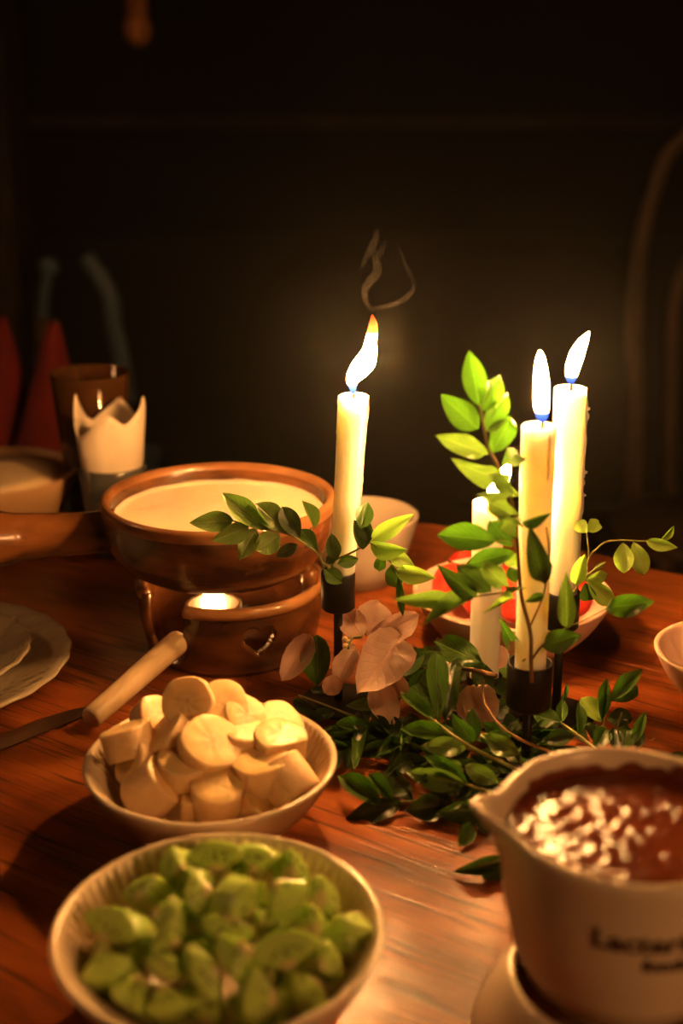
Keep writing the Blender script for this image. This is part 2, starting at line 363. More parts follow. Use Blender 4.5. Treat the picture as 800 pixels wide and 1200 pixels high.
# ------------------------------------------------------------ the setting
FZ = -0.76
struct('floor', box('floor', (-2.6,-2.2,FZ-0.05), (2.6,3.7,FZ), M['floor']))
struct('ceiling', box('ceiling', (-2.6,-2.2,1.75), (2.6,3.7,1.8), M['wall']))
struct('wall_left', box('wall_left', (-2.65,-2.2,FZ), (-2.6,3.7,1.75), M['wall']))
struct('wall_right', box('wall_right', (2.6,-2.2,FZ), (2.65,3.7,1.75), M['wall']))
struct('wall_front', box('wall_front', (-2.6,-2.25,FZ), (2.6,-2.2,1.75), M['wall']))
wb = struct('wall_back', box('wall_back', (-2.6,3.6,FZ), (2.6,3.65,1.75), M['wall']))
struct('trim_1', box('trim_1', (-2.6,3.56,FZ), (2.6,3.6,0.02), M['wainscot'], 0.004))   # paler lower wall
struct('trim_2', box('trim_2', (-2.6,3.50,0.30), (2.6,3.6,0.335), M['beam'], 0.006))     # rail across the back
pst = box('post', (-0.86,2.62,FZ), (-0.66,2.80,1.75), M['beam'], 0.01)
tag(link('timber_post', pst), 'dark timber post standing at the left edge of the room behind the table', 'post')

# ------------------------------------------------------------ round dining table: planks, apron, pedestal
TC, TR, TH = Vector((-0.15, 0.60)), 0.655, 0.035
tab = thing('dining_table', 'round reddish brown wooden table with worn grain carrying the whole meal', 'table', (TC.x, TC.y, FZ))
ax = Vector((math.cos(-GR), math.sin(-GR))); ay = Vector((-ax.y, ax.x))
edges = [-TR, -0.47, -0.235, -0.02, 0.21, 0.44, TR]
for i in range(len(edges)-1):
    g = 0.00025; y0, y1 = edges[i]+(g if i else 0), edges[i+1]-(g if i < len(edges)-2 else 0)
    poly = []
    for k in range(17):
        yy = y0+(y1-y0)*k/16; poly.append((math.sqrt(max(0, TR*TR-yy*yy)), yy))
    for k in range(16, -1, -1):
        yy = y0+(y1-y0)*k/16; poly.append((-math.sqrt(max(0, TR*TR-yy*yy)), yy))
    pts = []
    for p in poly:
        w = TC + ax*p[0] + ay*p[1]
        if not pts or (Vector(pts[-1])-w).length > 1e-5: pts.append((w.x, w.y))
    if (Vector(pts[0])-Vector(pts[-1])).length < 1e-5: pts.pop()
    bm = bmesh.new(); f = bm.faces.new([bm.verts.new((x, y, 0)) for x, y in pts])
    ex = bmesh.ops.extrude_face_region(bm, geom=[f])
    for v in ex['geom']:
        if isinstance(v, bmesh.types.BMVert): v.co.z -= TH
    bmesh.ops.recalc_face_normals(bm, faces=bm.faces[:])
    be = [e for e in bm.edges if len(e.link_faces) == 2 and abs(e.verts[0].co.z) < 1e-6 and abs(e.verts[1].co.z) < 1e-6]
    bmesh.ops.bevel(bm, geom=be, offset=0.0005, segments=1, affect='EDGES')
    me = bpy.data.meshes.new('plank'); bm.to_mesh(me); bm.free(); me.materials.append(M['table'])
    part('plank', me, tab)
part('apron', lathe('apron', [(0.50,-TH),(0.50,-TH-0.07),(0.478,-TH-0.07),(0.478,-TH)], M['table'], 64, (TC.x,TC.y,0), close=True), tab)
part('pedestal', lathe('pedestal', [(0.14,-TH),(0.09,-0.09),(0.05,-0.16),(0.06,-0.3),(0.075,-0.42),(0.05,-0.52),(0.09,-0.6),(0.25,-0.70),(0.27,FZ)], M['table'], 40, (TC.x,TC.y,0), cap0=True, cap1=True), tab)

# ------------------------------------------------------------ fluted fruit bowls
def bowl_profile(r, h):
    foot = r*0.50
    outer = [(0.0005, 0.004), (foot*0.8, 0.004), (foot*0.86, 0.0), (foot, 0.0), (foot*1.04, 0.004)]
    for k in range(1, 9):
        a = k/8; outer.append((foot*1.04+(r-foot*1.04)*a, 0.004+(h-0.004)*(.36*a+.64*a**2.3)))
    t = 0.0042
    rim = [(r+0.0002, h+0.0012), (r-0.0012, h+0.0024), (r-0.003, h+0.0018), (r-t, h)]
    inner = []
    for k in range(14, -1, -1):
        a = k/15; inner.append((foot*0.9+(r-t-foot*0.9)*a, 0.0085+(h-0.010)*(.36*a+.64*a**2.3)))
    inner += [(foot*0.5, 0.0078), (0.0005, 0.0076)]
    return outer + rim + inner, len(outer)+len(rim)
def make_bowl(x, y, r, h, label, group=None, mat='ivory', flutes=74, depth=0.0040, cat='bowl'):
    prof, ni = bowl_profile(r, h)
    root = thing('fruit_bowl', label, cat, (x, y, 0.0005), group)
    nin = len(prof)-ni
    def fn(i, rr, z, a):
        if ni <= i < ni+nin-4 and flutes:
            u = (i-ni)/nin; w = min(1, .8+(i-ni)/4)
            rr += depth*w*(abs(math.cos(a*flutes/2))-0.5)*1.8*(rr/r)
        return rr, z
    me = lathe('bowl_shell', prof, M[mat], flutes*8 if flutes else 96, (0,0,0), fn)
    o = bpy.data.objects.new('bowl_shell', me); COL.objects.link(o); o.parent = root
    return root
BB = Q(247, 887, 0.046); BR = 0.0735
KB = Q(256, 1086, 0.050); KR = 0.0765
make_bowl(BB.x, BB.y, BR, 0.044, 'ivory fluted bowl heaped with sliced banana, in front of the brown pot', 'fluted fruit bowls')
make_bowl(KB.x, KB.y, KR, 0.049, 'ivory fluted bowl filled with green kiwi chunks, nearest the camera', 'fluted fruit bowls')

# ------------------------------------------------------------ banana slices
def slice_mesh(r, h, seed, skew=0.0, cut=None):
    """a thick slice of peeled banana: five soft ridges round the side, ends gently rounded; skew = oblique cut"""
    seg = 40; V, F, mi = [], [], []
    prof = [(0.0,-0.5),(0.55,-0.505),(0.93,-0.50),(0.985,-0.475),(1.0,-0.40),(1.0,0.0),(1.0,0.40),(0.985,0.475),(0.93,0.50),(0.55,0.505),(0.0,0.5)]
    for i, (pr, pz) in enumerate(prof):
        for k in range(seg):
            a = 2*pi*k/seg
            rr = r*max(pr, 0.004)*(1+0.022*math.cos(5*a+seed)+0.045*noise.noise(Vector((math.cos(a)*1.5, math.sin(a)*1.5, seed*1.7+pz))))
            x, y = rr*math.cos(a), rr*math.sin(a)*0.94
            z = pz*h + skew*x*(1 if pz > 0 else 0.35 if pz < 0 else 0.6)
            if cut is not None and x > cut*r: x = cut*r + (x-cut*r)*0.06
            V.append((x, y, z + 0.0005*noise.noise(Vector((x*300, y*300, seed)))))
    for i in range(len(prof)-1):
        for k in range(seg):
            F.append((i*seg+k, i*seg+(k+1) % seg, (i+1)*seg+(k+1) % seg, (i+1)*seg+k)); mi.append(0 if 2 <= i <= 7 else 1)
    me = mesh('banana_slice', V, F, mats=[M['banana'], M['bananaface']])
    me.polygons.foreach_set('material_index', mi); return me
def orient(o, loc, axis, spin=0.0):
    q = Vector(axis).normalized().to_track_quat('Z', 'Y')
    o.rotation_mode = 'QUATERNION'; o.rotation_quaternion = q @ Matrix.Rotation(spin, 3, 'Z').to_quaternion(); o.location = loc
# px, py, z, radius, thickness, axis (x right, y away, z up), skew, cut, label
BAN = [
 (222,823,.076,.0155,.012,(-.15,-.80,.50),0,None,'round banana slice facing forward on top of the heap, centre showing'),
 (259,829,.071,.0160,.012,(.35,-.62,.60),0,None,'round banana slice leaning behind the topmost front facing slice'),
 (284,842,.064,.0140,.012,(.45,-.45,.70),0,None,'banana slice tucked low behind the leaning round slice, towards the right'),
 (262,842,.062,.0145,.012,(.25,-.6,.6),0,None,'banana slice mostly hidden under the two topmost slices'),
 (150,868,.056,.0160,.017,(-.30,.25,.9),0,None,'thick banana slice by the left rim, ridged side showing'),
 (179,842,.058,.0130,.014,(.5,-.3,.6),0,None,'small banana piece peeking out beside the left rim at the back'),
 (202,861,.060,.0145,.015,(-.65,-.35,.55),.3,None,'pointed banana wedge just below the topmost slice'),
 (160,893,.047,.0150,.012,(-.75,-.45,.45),0,None,'banana slice tilted against the left front wall of the bowl'),
 (181,925,.037,.0160,.026,(.62,-.10,.62),0,None,'long thick banana piece lying at the front left rim'),
 (216,898,.050,.0160,.015,(.05,-.20,.96),0,None,'flat banana slice with a dotted face in the middle of the front'),
 (246,872,.062,.0185,.009,(.42,-.42,.80),0,None,'obliquely cut banana slice slanting down across the middle'),
 (283,864,.058,.0140,.014,(.2,-.1,.95),0,None,'banana slice in the middle behind the stacked blocks'),
 (328,872,.057,.0165,.014,(.12,-.15,.97),0,.55,'banana slice with one side cut straight, upper one near the right rim'),
 (326,849,.055,.0150,.011,(.55,-.35,.75),0,None,'banana slice leaning on the right rear wall of the bowl'),
 (304,901,.048,.0175,.018,(-.08,-.12,.97),0,None,'thick banana slice on its flat side, right of the centre front'),
 (338,918,.040,.0165,.022,(-.55,.45,.60),.2,None,'banana piece tilted against the right front rim'),
 (254,934,.038,.0155,.022,(.05,-.30,.95),0,.7,'banana slice standing at the front rim, centre bottom'),
 (222,936,.033,.0140,.018,(.1,-.2,.95),0,.3,'small banana block between the two front pieces'),
 (287,932,.032,.0150,.018,(-.1,-.3,.95),0,None,'low banana slice beside the front standing slice, right of it'),
 (256,901,.042,.0150,.018,(.1,.1,.95),0,None,'banana slice deep in the gap at the centre of the heap'),
 (306,944,.030,.0140,.015,(.5,-.3,.8),0,None,'lowest banana slice by the front rim, right of centre'),
 (236,858,.048,.0150,.018,(.3,0,.9),0,None,'banana slice hidden under the pointed wedge'),
 (290,884,.038,.0150,.020,(.2,0,.9),0,None,'banana slice under the thick flat slice, right half of the bowl'),
 (200,885,.034,.0150,.020,(-.2,0,.9),0,None,'banana slice under the dotted flat slice, left half of the bowl'),
]
for i, (px, py, z, r, h, axd, sk, cut, lab) in enumerate(BAN):
    o = bpy.data.objects.new('banana_slice', slice_mesh(r, h, i*1.37, sk, cut)); COL.objects.link(o)
    orient(o, Q(px, py, z), axd, i*0.9); tag(o, lab, 'banana slice', 'banana slices in the bowl')

# ------------------------------------------------------------ kiwi chunks
def kiwi_mesh(R0, ang, h, seed, cyl=False):
    """wedge of a thick kiwi slice, point at the core; rounded by a bevel"""
    bm = bmesh.new(); top, bot = [], []
    n = 5; pts = [(0.0012, 0.0)] if ang < 3 else []
    for k in range(n+1):
        a = -ang/2+ang*k/n; rr = R0*(1+0.06*noise.noise(Vector((a*2, seed, 0))))
        pts.append((rr*math.cos(a), rr*math.sin(a)))
    t1, t2 = rnd.uniform(-.25,.25), rnd.uniform(-.25,.25)
    for x, y in pts:
        bot.append(bm.verts.new((x, y, -h/2))); top.append(bm.verts.new((x*0.96, y*0.96, h/2+t1*(x-R0/2)+t2*y)))
    m = len(pts); bm.faces.new(top); bm.faces.new(bot[::-1])
    for k in range(m): bm.faces.new((bot[k], bot[(k+1)%m], top[(k+1)%m], top[k]))
    bmesh.ops.bevel(bm, geom=bm.edges[:], offset=0.0019, segments=3, affect='EDGES')
    for v in bm.verts: v.co *= 1+0.05*noise.noise(v.co*90+Vector((seed,0,0)))
    me = bpy.data.meshes.new('kiwi_chunk'); bm.to_mesh(me); bm.free(); me.materials.append(M['kiwi'])
    me.polygons.foreach_set('use_smooth', [True]*len(me.polygons)); return me
# crop x, crop y (crop origin 50,960; x.5125), z, size px, axis, spin, label
KIW = [
 (392,88,.062,56,(.1,-.75,.62),90,'kiwi chunk with a seeded white core at the back of the bowl, left of two'),
 (490,95,.062,54,(-.1,-.72,.65),85,'kiwi chunk with a seeded pale core at the back of the bowl, right of two'),
 (315,125,.060,56,(-.5,-.5,.6),200,'rounded kiwi chunk leaning left behind the seeded back pieces'),
 (352,142,.062,44,(.4,-.7,.5),60,'small seeded kiwi chunk just in front of the back left piece'),
 (565,130,.058,50,(.5,-.3,.8),0,'kiwi chunk beside the back right piece, near the rim'),
 (242,180,.056,54,(-.5,-.3,.8),150,'kiwi chunk by the left rear wall of the bowl'),
 (365,178,.068,50,(-.2,-.4,.9),200,'green kiwi chunk on top, left of the cored top piece'),
 (440,190,.070,56,(.65,-.65,.35),120,'kiwi chunk with a bright white core topping the heap'),
 (550,185,.066,60,(.1,-.5,.85),300,'big smooth green kiwi chunk on top towards the right'),
 (492,185,.056,40,(0,-.5,.8),10,'narrow kiwi chunk between the two topmost ones'),
 (634,192,.054,46,(.6,-.2,.7),330,'kiwi chunk near the right rear wall of the bowl'),
 (612,245,.052,46,(.8,-.3,.5),0,'dark green kiwi chunk under the big smooth one'),
 (186,250,.052,60,(-.6,-.5,.6),100,'kiwi chunk with two flat sides near the left wall'),
 (292,232,.062,52,(-.35,-.55,.75),20,'kiwi chunk showing a long pale core strip, left of centre'),
 (345,245,.058,44,(.9,-.35,.3),0,'dark sided kiwi chunk right of the pale core strip'),
 (420,255,.062,54,(.1,-.7,.7),250,'kiwi chunk at the very centre of the heap'),
 (510,245,.058,44,(0,-.4,.9),60,'flat kiwi chunk just right of the centre'),
 (702,255,.050,56,(.5,-.1,.85),190,'rounded kiwi chunk by the right rim, highest on that side'),
 (290,285,.058,50,(-.1,-.6,.8),160,'kiwi chunk below the pale core strip'),
 (232,290,.048,44,(-.9,-.2,.3),40,'dark kiwi chunk in the gap left of centre'),
 (155,340,.044,64,(-.25,-.55,.8),310,'large kiwi chunk with a dim core at the left front wall'),
 (287,342,.052,46,(-.2,-.8,.5),80,'small kiwi chunk with a tan core near the front left'),
 (370,345,.056,56,(.2,-.85,.4),200,'upright green kiwi chunk in the front centre'),
 (452,318,.062,58,(-.3,-.5,.8),230,'kiwi chunk left of the cored front piece'),
 (550,300,.060,66,(.1,-.75,.65),100,'broad kiwi chunk with a round tan core facing forward'),
 (640,328,.048,50,(.4,-.6,.6),0,'kiwi chunk near the right front wall'),
 (690,305,.044,46,(.7,-.4,.5),30,'kiwi chunk with a shadowed face beneath the right rim piece'),
 (492,402,.048,64,(.1,-.85,.4),180,'tall green kiwi chunk standing at the front centre'),
 (600,402,.040,54,(.3,-.5,.8),200,'kiwi chunk low at the front right'),
 (212,396,.038,60,(-.3,-.5,.8),250,'kiwi chunk low at the front left wall'),
 (287,418,.036,58,(-.1,-.6,.7),290,'kiwi chunk at the front rim, left of centre'),
 (365,395,.038,48,(.5,-.7,.4),120,'dark green kiwi chunk behind the front rim, centre left'),
 (385,445,.032,50,(-.2,-.6,.7),100,'lowest kiwi chunk touching the front rim'),
 (545,430,.034,50,(.4,-.6,.7),140,'kiwi chunk touching the front rim, right of centre'),
 (440,445,.033,46,(.1,-.5,.8),10,'kiwi chunk squeezed below the tall standing one'),
 (160,300,.036,50,(-.3,-.3,.9),30,'kiwi chunk deep against the left wall'),
 (420,130,.046,50,(.2,-.2,.9),30,'kiwi chunk deep behind the centre of the heap'),
 (520,360,.040,50,(.2,-.2,.9),30,'kiwi chunk deep in the front of the heap'),
 (330,300,.040,56,(.0,-.2,.9),80,'kiwi chunk deep under the centre of the heap'),
 (600,300,.034,50,(.2,-.2,.9),200,'kiwi chunk deep under the right side of the heap'),
]
for i, (cx, cy, z, s, axd, sp, lab) in enumerate(KIW):
    px, py = 50+cx*.5125, 960+cy*.5125
    loc = Q(px, py, z-0.006); w = s*.5125*(loc-Vector((0,0,CAM_Z))).length/FPX
    ang = rnd.choice([1.6, 1.9, 2.2, 1.5]); w *= 1.85; R0 = w*0.80
    me = kiwi_mesh(R0, ang, w*rnd.uniform(.72,1.0), i*2.3)
    o = bpy.data.objects.new('kiwi_chunk', me); COL.objects.link(o); o.modifiers.new('normals', 'WEIGHTED_NORMAL')
    orient(o, loc, axd, R(sp))
    o.location = Vector(loc) - o.rotation_quaternion @ Vector((R0*0.52, 0, 0))
    tag(o, lab, 'kiwi chunk', 'kiwi chunks in the bowl')

# ------------------------------------------------------------ stoneware fondue pot on its warmer
PC = Vector((-0.0935, 0.928, 0)); PR = 0.0885; WC = Vector((-0.0865, 0.928, 0)); WR = 0.070
pot = thing('fondue_pot', 'brown glazed stoneware fondue pot with stubby handle, full of melted cheese', 'pot', (PC.x, PC.y, 0.062))
prof = [(0.0005,.062),(.035,.062),(.050,.0628),(.064,.0655),(.0765,.0735),(.0845,.086),(.0878,.100),(.0887,.113),(.0892,.119),(.0885,.1215),(.0860,.1222),(.0832,.1212),(.0815,.117),(.0812,.108),(.079,.095),(.070,.082),(.055,.0725),(.03,.070),(.0005,.0695)]
def potfn(i, r, z, a): return r*(1+0.006*noise.noise(Vector((math.cos(a), math.sin(a), z*20)))), z
me = lathe('pot_body', prof, None, 96, (PC.x, PC.y, 0), potfn, mats=[M['stoneware'], M['stoneware_rim']])
me.polygons.foreach_set('material_index', [1 if 7*96 <= k < 12*96 else 0 for k in range(len(me.polygons))])
part('pot_body', me, pot)
hp = smooth_path([(PC.x-.078,PC.y-.012,.098),(PC.x-.100,PC.y-.014,.0955),(PC.x-.125,PC.y-.017,.095),(PC.x-.146,PC.y-.021,.095),(PC.x-.156,PC.y-.024,.095),(PC.x-.164,PC.y-.026,.095),(PC.x-.169,PC.y-.027,.095)], 4)
hr = []
for i in range(len(hp)):
    t = i/(len(hp)-1); hr.append(0.0160+0.0090*t*t if t < 0.86 else 0.0227*math.sqrt(max(0.02, 1-((t-0.86)/0.14)**2)) if t > .86 else .02)
part('pot_handle', tube('pot_handle', hp, hr, M['stoneware'], 24), pot)
# the cheese inside
def cheesefn(i, r, z, a): 
    return r*(1+(0.012*noise.noise(Vector((math.cos(a)*4, math.sin(a)*4, 2))) if i > 10 else 0)), z+0.0012*noise.noise(Vector((r*60*math.cos(a), r*60*math.sin(a), 0)))
ch = lathe('melted_cheese', [(0.0005,.106)]+[(.0795*k/14, .106+(0.0016*(k/14)**6)) for k in range(1,15)]+[(.0800,.1095),(.0775,.095),(.068,.084),(0.0005,.078)], M['cheese'], 96, (PC.x, PC.y, 0), cheesefn)
o = link('melted_cheese', ch); tag(o, 'pale melted cheese filling the brown fondue pot', 'cheese fondue', kind='stuff')

war = thing('pot_warmer', 'brown stoneware warmer ring with a heart shaped hole, under the fondue pot', 'pot warmer', (WC.x, WC.y, 0.0005))
SEG, ROW = 300, 36; H = 0.051
V, F = [], []
for j in range(ROW+1):
    z = 0.0005+H*j/ROW; t = j/ROW
    rr = WR*(0.93+0.09*math.sin(min(1,t*1.25)*pi/2)-0.012*max(0,(t-.6)/.4))
    for k in range(SEG):
        a = 2*pi*k/SEG; V.append((WC.x+rr*math.sin(a), WC.y-rr*math.cos(a), z))      # a = 0 faces the camera
def hole(adeg, z):
    if adeg > 180: adeg -= 360
    for hc, hz in ((22, .0265), (-158, .0265), (112, .0265)):
        u = (adeg-hc)*pi/180*WR/0.0125; v = (z-hz)/0.0125
        if (u*u+v*v*1.0-0.75)**3 - 1.1*u*u*v**3 < 0 and abs(u) < 1.3: return True
    if -66 < adeg < -25 and z > 0.004+0.010*abs((adeg+45)/20)**3: return True       # the open stoke hole
    return False
for j in range(ROW):
    for k in range(SEG):
        if not hole(360*(k+.5)/SEG, 0.0005+H*(j+.5)/ROW):
            F.append((j*SEG+k, j*SEG+(k+1)%SEG, (j+1)*SEG+(k+1)%SEG, (j+1)*SEG+k))
me = mesh('warmer_wall', V, F, M['stoneware']); o = part('warmer_wall', me, war)
md = o.modifiers.new('thickness', 'SOLIDIFY'); md.thickness = 0.0065; md.offset = -1
rimp = []
for k in range(0, 101):
    ad = -24+ (360-43)*k/100; a = R(ad); rimp.append((WC.x+(WR*.985)*math.sin(a), WC.y-(WR*.985)*math.cos(a), 0.0515))
part('warmer_rim', tube('warmer_rim', rimp, 0.0048, M['stoneware_rim'], 12), war)
for ad in (75, 165, -95):
    a = R(ad); c = (WC.x+(WR-.006)*math.sin(a), WC.y-(WR-.006)*math.cos(a), 0.059)
    part('support_lug', blob('support_lug', 0.0075, M['stoneware'], 2, .1, 1, (1,1,1.5), ad, c), war)
part('warmer_floor', lathe('warmer_floor', [(0.0005,.0006),(.066,.0006),(.066,.006),(.0005,.006)], M['stoneware'], 48, (WC.x, WC.y, 0)), war)

BX, BY = -0.100, 0.925
bur = thing('fondue_burner', 'small burner alight inside the warmer, its pale round handle sticking out left', 'burner', (BX, BY, .0062))
part('burner_cup', lathe('burner_cup', [(0.0005,.0065),(.020,.0065),(.022,.009),(.022,.033),(.0205,.0345),(.019,.033),(.019,.012),(.0005,.012)], M['steel'], 40, (BX, BY, 0)), bur)
part('flame', lathe('flame', [(0.001,.022),(.007,.022),(.0095,.027),(.0095,.033),(.007,.040),(.004,.046),(.001,.052)], M['burnerflame'], 20, (BX, BY, 0), cap0=True, cap1=True), bur)
h0, h1 = Q(211,750,.0265), Q(105,843,.0115)
part('tang', tube('tang', [Vector((BX-.008,BY-.02,.020)), h0.lerp(h1,.04)], .0028, M['steel'], 8), bur)
hpts = [h0.lerp(h1, t) for t in (0,.012,.03,.1,.3,.5,.7,.9,.975,.992,1)]
part('burner_handle', tube('burner_handle', hpts, [.0066,.0083,.0090,.0091,.0088,.0085,.0082,.0079,.0078,.0070,.0056], M['palewood'], 24), bur)

# ------------------------------------------------------------ candles and holders
def flame_mesh(pts, d, mat):
    """pts: list of (px, py, radius px) seen from the front, at ground distance d"""
    c = [P(x, y, d) for x, y, r in pts]; sp = smooth_path(c, 5); rs = []
    for i in range(len(pts)-1):
        for k in range(5): rs.append(pts[i][2]*(1-k/5)+pts[i+1][2]*k/5)
    rs.append(pts[-1][2]); sc = (c[0]-Vector((0,0,CAM_Z))).length/FPX
    return tube('flame', sp, [max(0.4, r)*sc for r in rs], mat, 16)
def candle(bpx, tpx, bpy_, tpy, d, rad, lab, flame_pts, fmat, drips, wick_px, seed, taper=-0.05):
    b, t = P(bpx, bpy_, d), P(tpx, tpy, d)
    root = thing('taper_candle', lab, 'candle', b)
    n = 30; V, F = [], []; seg = 32; axis = (t-b); L = axis.length
    prof = [(0.0,0.0)]+[(1.0+taper*(1-k/n), k/n) for k in range(n+1)]
    for i, (pr, pt) in enumerate(prof):
        for k in range(seg):
            a = 2*pi*k/seg; rr = rad*max(pr, .02)
            rr *= 1+0.018*noise.noise(Vector((math.cos(a)*1.2, math.sin(a)*1.2, pt*6+seed)))
            V.append(b + axis*pt + Vector((rr*math.cos(a), rr*math.sin(a), (0.0012*noise.noise(Vector((math.cos(a), math.sin(a), seed))) if pt > .99 else 0))))
    zt = [(0.93, .0006), (0.80, -.0012), (0.5, -.0030), (0.02, -.0036)]
    for pr, dz in zt:
        for k in range(seg):
            a = 2*pi*k/seg; V.append(t + Vector((rad*pr*math.cos(a), rad*pr*math.sin(a), dz)))
    tot = len(prof)+len(zt)
    for i in range(tot-1):
        for k in range(seg): F.append((i*seg+k, i*seg+(k+1)%seg, (i+1)*seg+(k+1)%seg, (i+1)*seg+k))
    part('candle_body', mesh('candle_body', V, F, M['wax']), root)
    f0 = P(flame_pts[0][0], flame_pts[0][1], d)
    wb_ = t + Vector(((wick_px-tpx)*(t-Vector((0,0,CAM_Z))).length/FPX, 0, -.004))
    wk = part('wick', tube('wick', [wb_, wb_.lerp(f0, .5)+Vector((.0002,0,0)), f0+Vector((.0002,0,.002))], .0009, M['wick'], 8), root)
    fo = bpy.data.objects.new('flame', flame_mesh(flame_pts, d, M[fmat])); COL.objects.link(fo); fo.parent = wk; fo.matrix_parent_inverse = Matrix.Identity(4)
    for (side, t0, t1, w) in drips:      # wax runs down the side: side = angle in degrees, 0 = right, -90 = front
        pts, rs = [], []
        for k in range(9):
            u = k/8; tt = t1+(t0-t1)*u; a = R(side + 5*noise.noise(Vector((u*3, seed, side))))
            pts.append(b + axis*tt + Vector((math.cos(a), math.sin(a), 0))*rad*(1.0+taper*(1-tt)*.9)); rs.append(w*(1.0 if u < .15 else .55+.25*noise.noise(Vector((u*5, side, seed)))) * (1 if 0 < k < 8 else .5))
        part('wax_drip', tube('wax_drip', smooth_path(pts, 2), [rs[min(8, i//2)] for i in range(17)], M['wax'], 8), root)
    return root
def holder(px, d, ztop, zbot, rad, lab, base=True):
    p = P(px, 700, d); x = (px-400)/FPX
    # keep the cup where the pixel column meets ground distance d at the cup's own height
    r = ray(px, 600); 
    zc = (ztop+zbot)/2
    # depth along the view axis for that point
    dep = d*math.cos(PITCH)+(CAM_Z-zc)*math.sin(PITCH); X = x*dep
    root = thing('candle_holder', lab, 'candle holder', (X, d, 0.0005))
    part('cup', lathe('cup', [(0.0005,zbot),(rad-.0015,zbot),(rad,zbot+.0015),(rad,ztop-.0004),(rad-.0004,ztop),(rad-.0010,ztop),(rad-.0014,ztop-.0006),(rad-.0014,zbot+.003),(0.0005,zbot+.003)], M['black'], 48, (X, d, 0)), root)
    if zbot > 0.01: part('stem', lathe('stem', [(.0031,.003),(.0031,zbot+.0005)], M['black'], 16, (X, d, 0), cap0=True, cap1=True), root)
    part('base', lathe('base', [(0.0005,.0005),(.026,.0005),(.0265,.0015),(.0265,.003),(.026,.0036),(0.0005,.0038)], M['black'], 48, (X, d, 0)), root)
    return X
XL = holder(396, .820, .1010, .0735, .0118, 'black metal stick holder of the left candle with the orange tipped flame')
XF = holder(620, .720, .0800, .0500, .0140, 'black metal stick holder in front, behind the chocolate pot spout')
XB = holder(658, .800, .0950, .0680, .0118, 'black metal stick holder partly hidden behind the front candle')
XS = holder(567, .805, .0300, .0040, .0125, 'low black holder buried in leaves under the short candle')
candle(400, 414, 686, 464, .820, .0098, 'lone white candle at left with a tall flickering orange tipped flame', 
   [(414,461,2),(413,452,5),(413,444,7.5),(420,434,11),(428,424,12),(433,411,8.5),(434,401,6.5),(436,391,6),(437,380,5),(436,369,1)], 'flame_orange',
   [(5,.45,1.0,.0012),(-10,.3,.62,.0010),(170,.8,1.0,.0009),(20,.6,.95,.0014)], 414, 1, -0.14)
candle(620, 631, 812, 499, .720, .0100, 'white candle in the front holder with a straight upright flame', 
   [(635,494,3),(635,487,7),(634,470,9),(634,448,8.5),(633,430,6.5),(633,418,4),(632.5,411,.8)], 'flame',
   [(0,.78,1.0,.0010),(-60,.82,.99,.0008)], 635, 2)
candle(657, 668, 725, 455, .800, .0106, 'tallest white candle at right rear, wax beads running down its right side', 
   [(669,449,3),(669,442,6.5),(671,430,8.5),(676,415,8.5),(682,402,6),(687,394,3),(690,389,.7)], 'flame',
   [(0,.18,.55,.0018),(12,.5,1.0,.0019),(-15,.45,.85,.0015),(4,.68,.92,.0026),(8,.58,.66,.0034),(0,.50,.56,.0030),(2,.84,.93,.0028)], 669, 3)
candle(566, 572, 830, 588, .805, .0106, 'short white candle behind the leafy stem, flame half hidden by leaves', 
   [(575,584,3),(577,577,7),(582,569,9.5),(588,560,9.5),(593,551,6.5),(597,541,.8)], 'flame',
   [(10,.6,1.0,.0012)], 573, 4)

# ------------------------------------------------------------ leaves
def leaf_mesh(kind, fold, curl, wave, mat, nx=6, ny=12):
    V, F, UV = [], [], []
    for j in range(ny+1):
        t = j/ny
        if kind == 'point': w = (math.sin(pi*min(1,t**0.92)))**0.78 * (1-0.28*t**3)
        elif kind == 'round': w = (math.sin(pi*t**1.25))**0.62
        else: w = (math.sin(pi*t**0.95))**0.55 * (1+0.03*math.sin(t*30))     # bract
        w = max(w, 0.02)*0.5
        for i in range(nx+1):
            u = i/nx*2-1; x = u*w
            z = abs(u)**1.5*w*fold - curl*(t-0.0)**2 + wave*math.sin(t*9+u*2)*abs(u)*0.12
            V.append((x, t, z)); UV.append((i/nx, t))
    for j in range(ny):
        for i in range(nx): a = j*(nx+1)+i; F.append((a, a+1, a+nx+2, a+nx+1))
    return mesh('leaf', V, F, M[mat], uvs=UV)
LM = {}
def leaf_for(kind, mat, v):
    key = (kind, mat, v)
    if key not in LM:
        fold, curl, wave = [(0.45,.10,.3),(0.2,.22,.6),(0.75,.05,.2),(0.3,-.12,.8)][v]
        LM[key] = leaf_mesh(kind, fold, curl, wave, mat)
    return LM[key]
CAMP = Vector((0,0,CAM_Z))
def put_leaf(a, b, width, mat, parent, kind='point', v=None, roll=None, up=0.0, name='leaf'):
    v = rnd.randrange(4) if v is None else v
    y = (b-a); L = y.length; y.normalize()
    n = (CAMP-(a+b)/2).normalized()*(1-up) + Vector((0,0,1))*up
    x = y.cross(n).normalized(); n = x.cross(y).normalized()
    roll = rnd.uniform(-35, 35) if roll is None else roll
    q = Matrix.Rotation(R(roll), 3, y); x = q @ x; n = q @ n
    s = width/max(.55, math.cos(R(roll)))
    m = Matrix(((x.x*s, y.x*L, n.x*L, a.x), (x.y*s, y.y*L, n.y*L, a.y), (x.z*s, y.z*L, n.z*L, a.z), (0,0,0,1)))
    o = bpy.data.objects.new(name, leaf_for(kind, mat, v)); COL.objects.link(o); o.parent = parent
    o.matrix_local = Matrix.Translation(-Vector(parent.location)) @ m
    return o
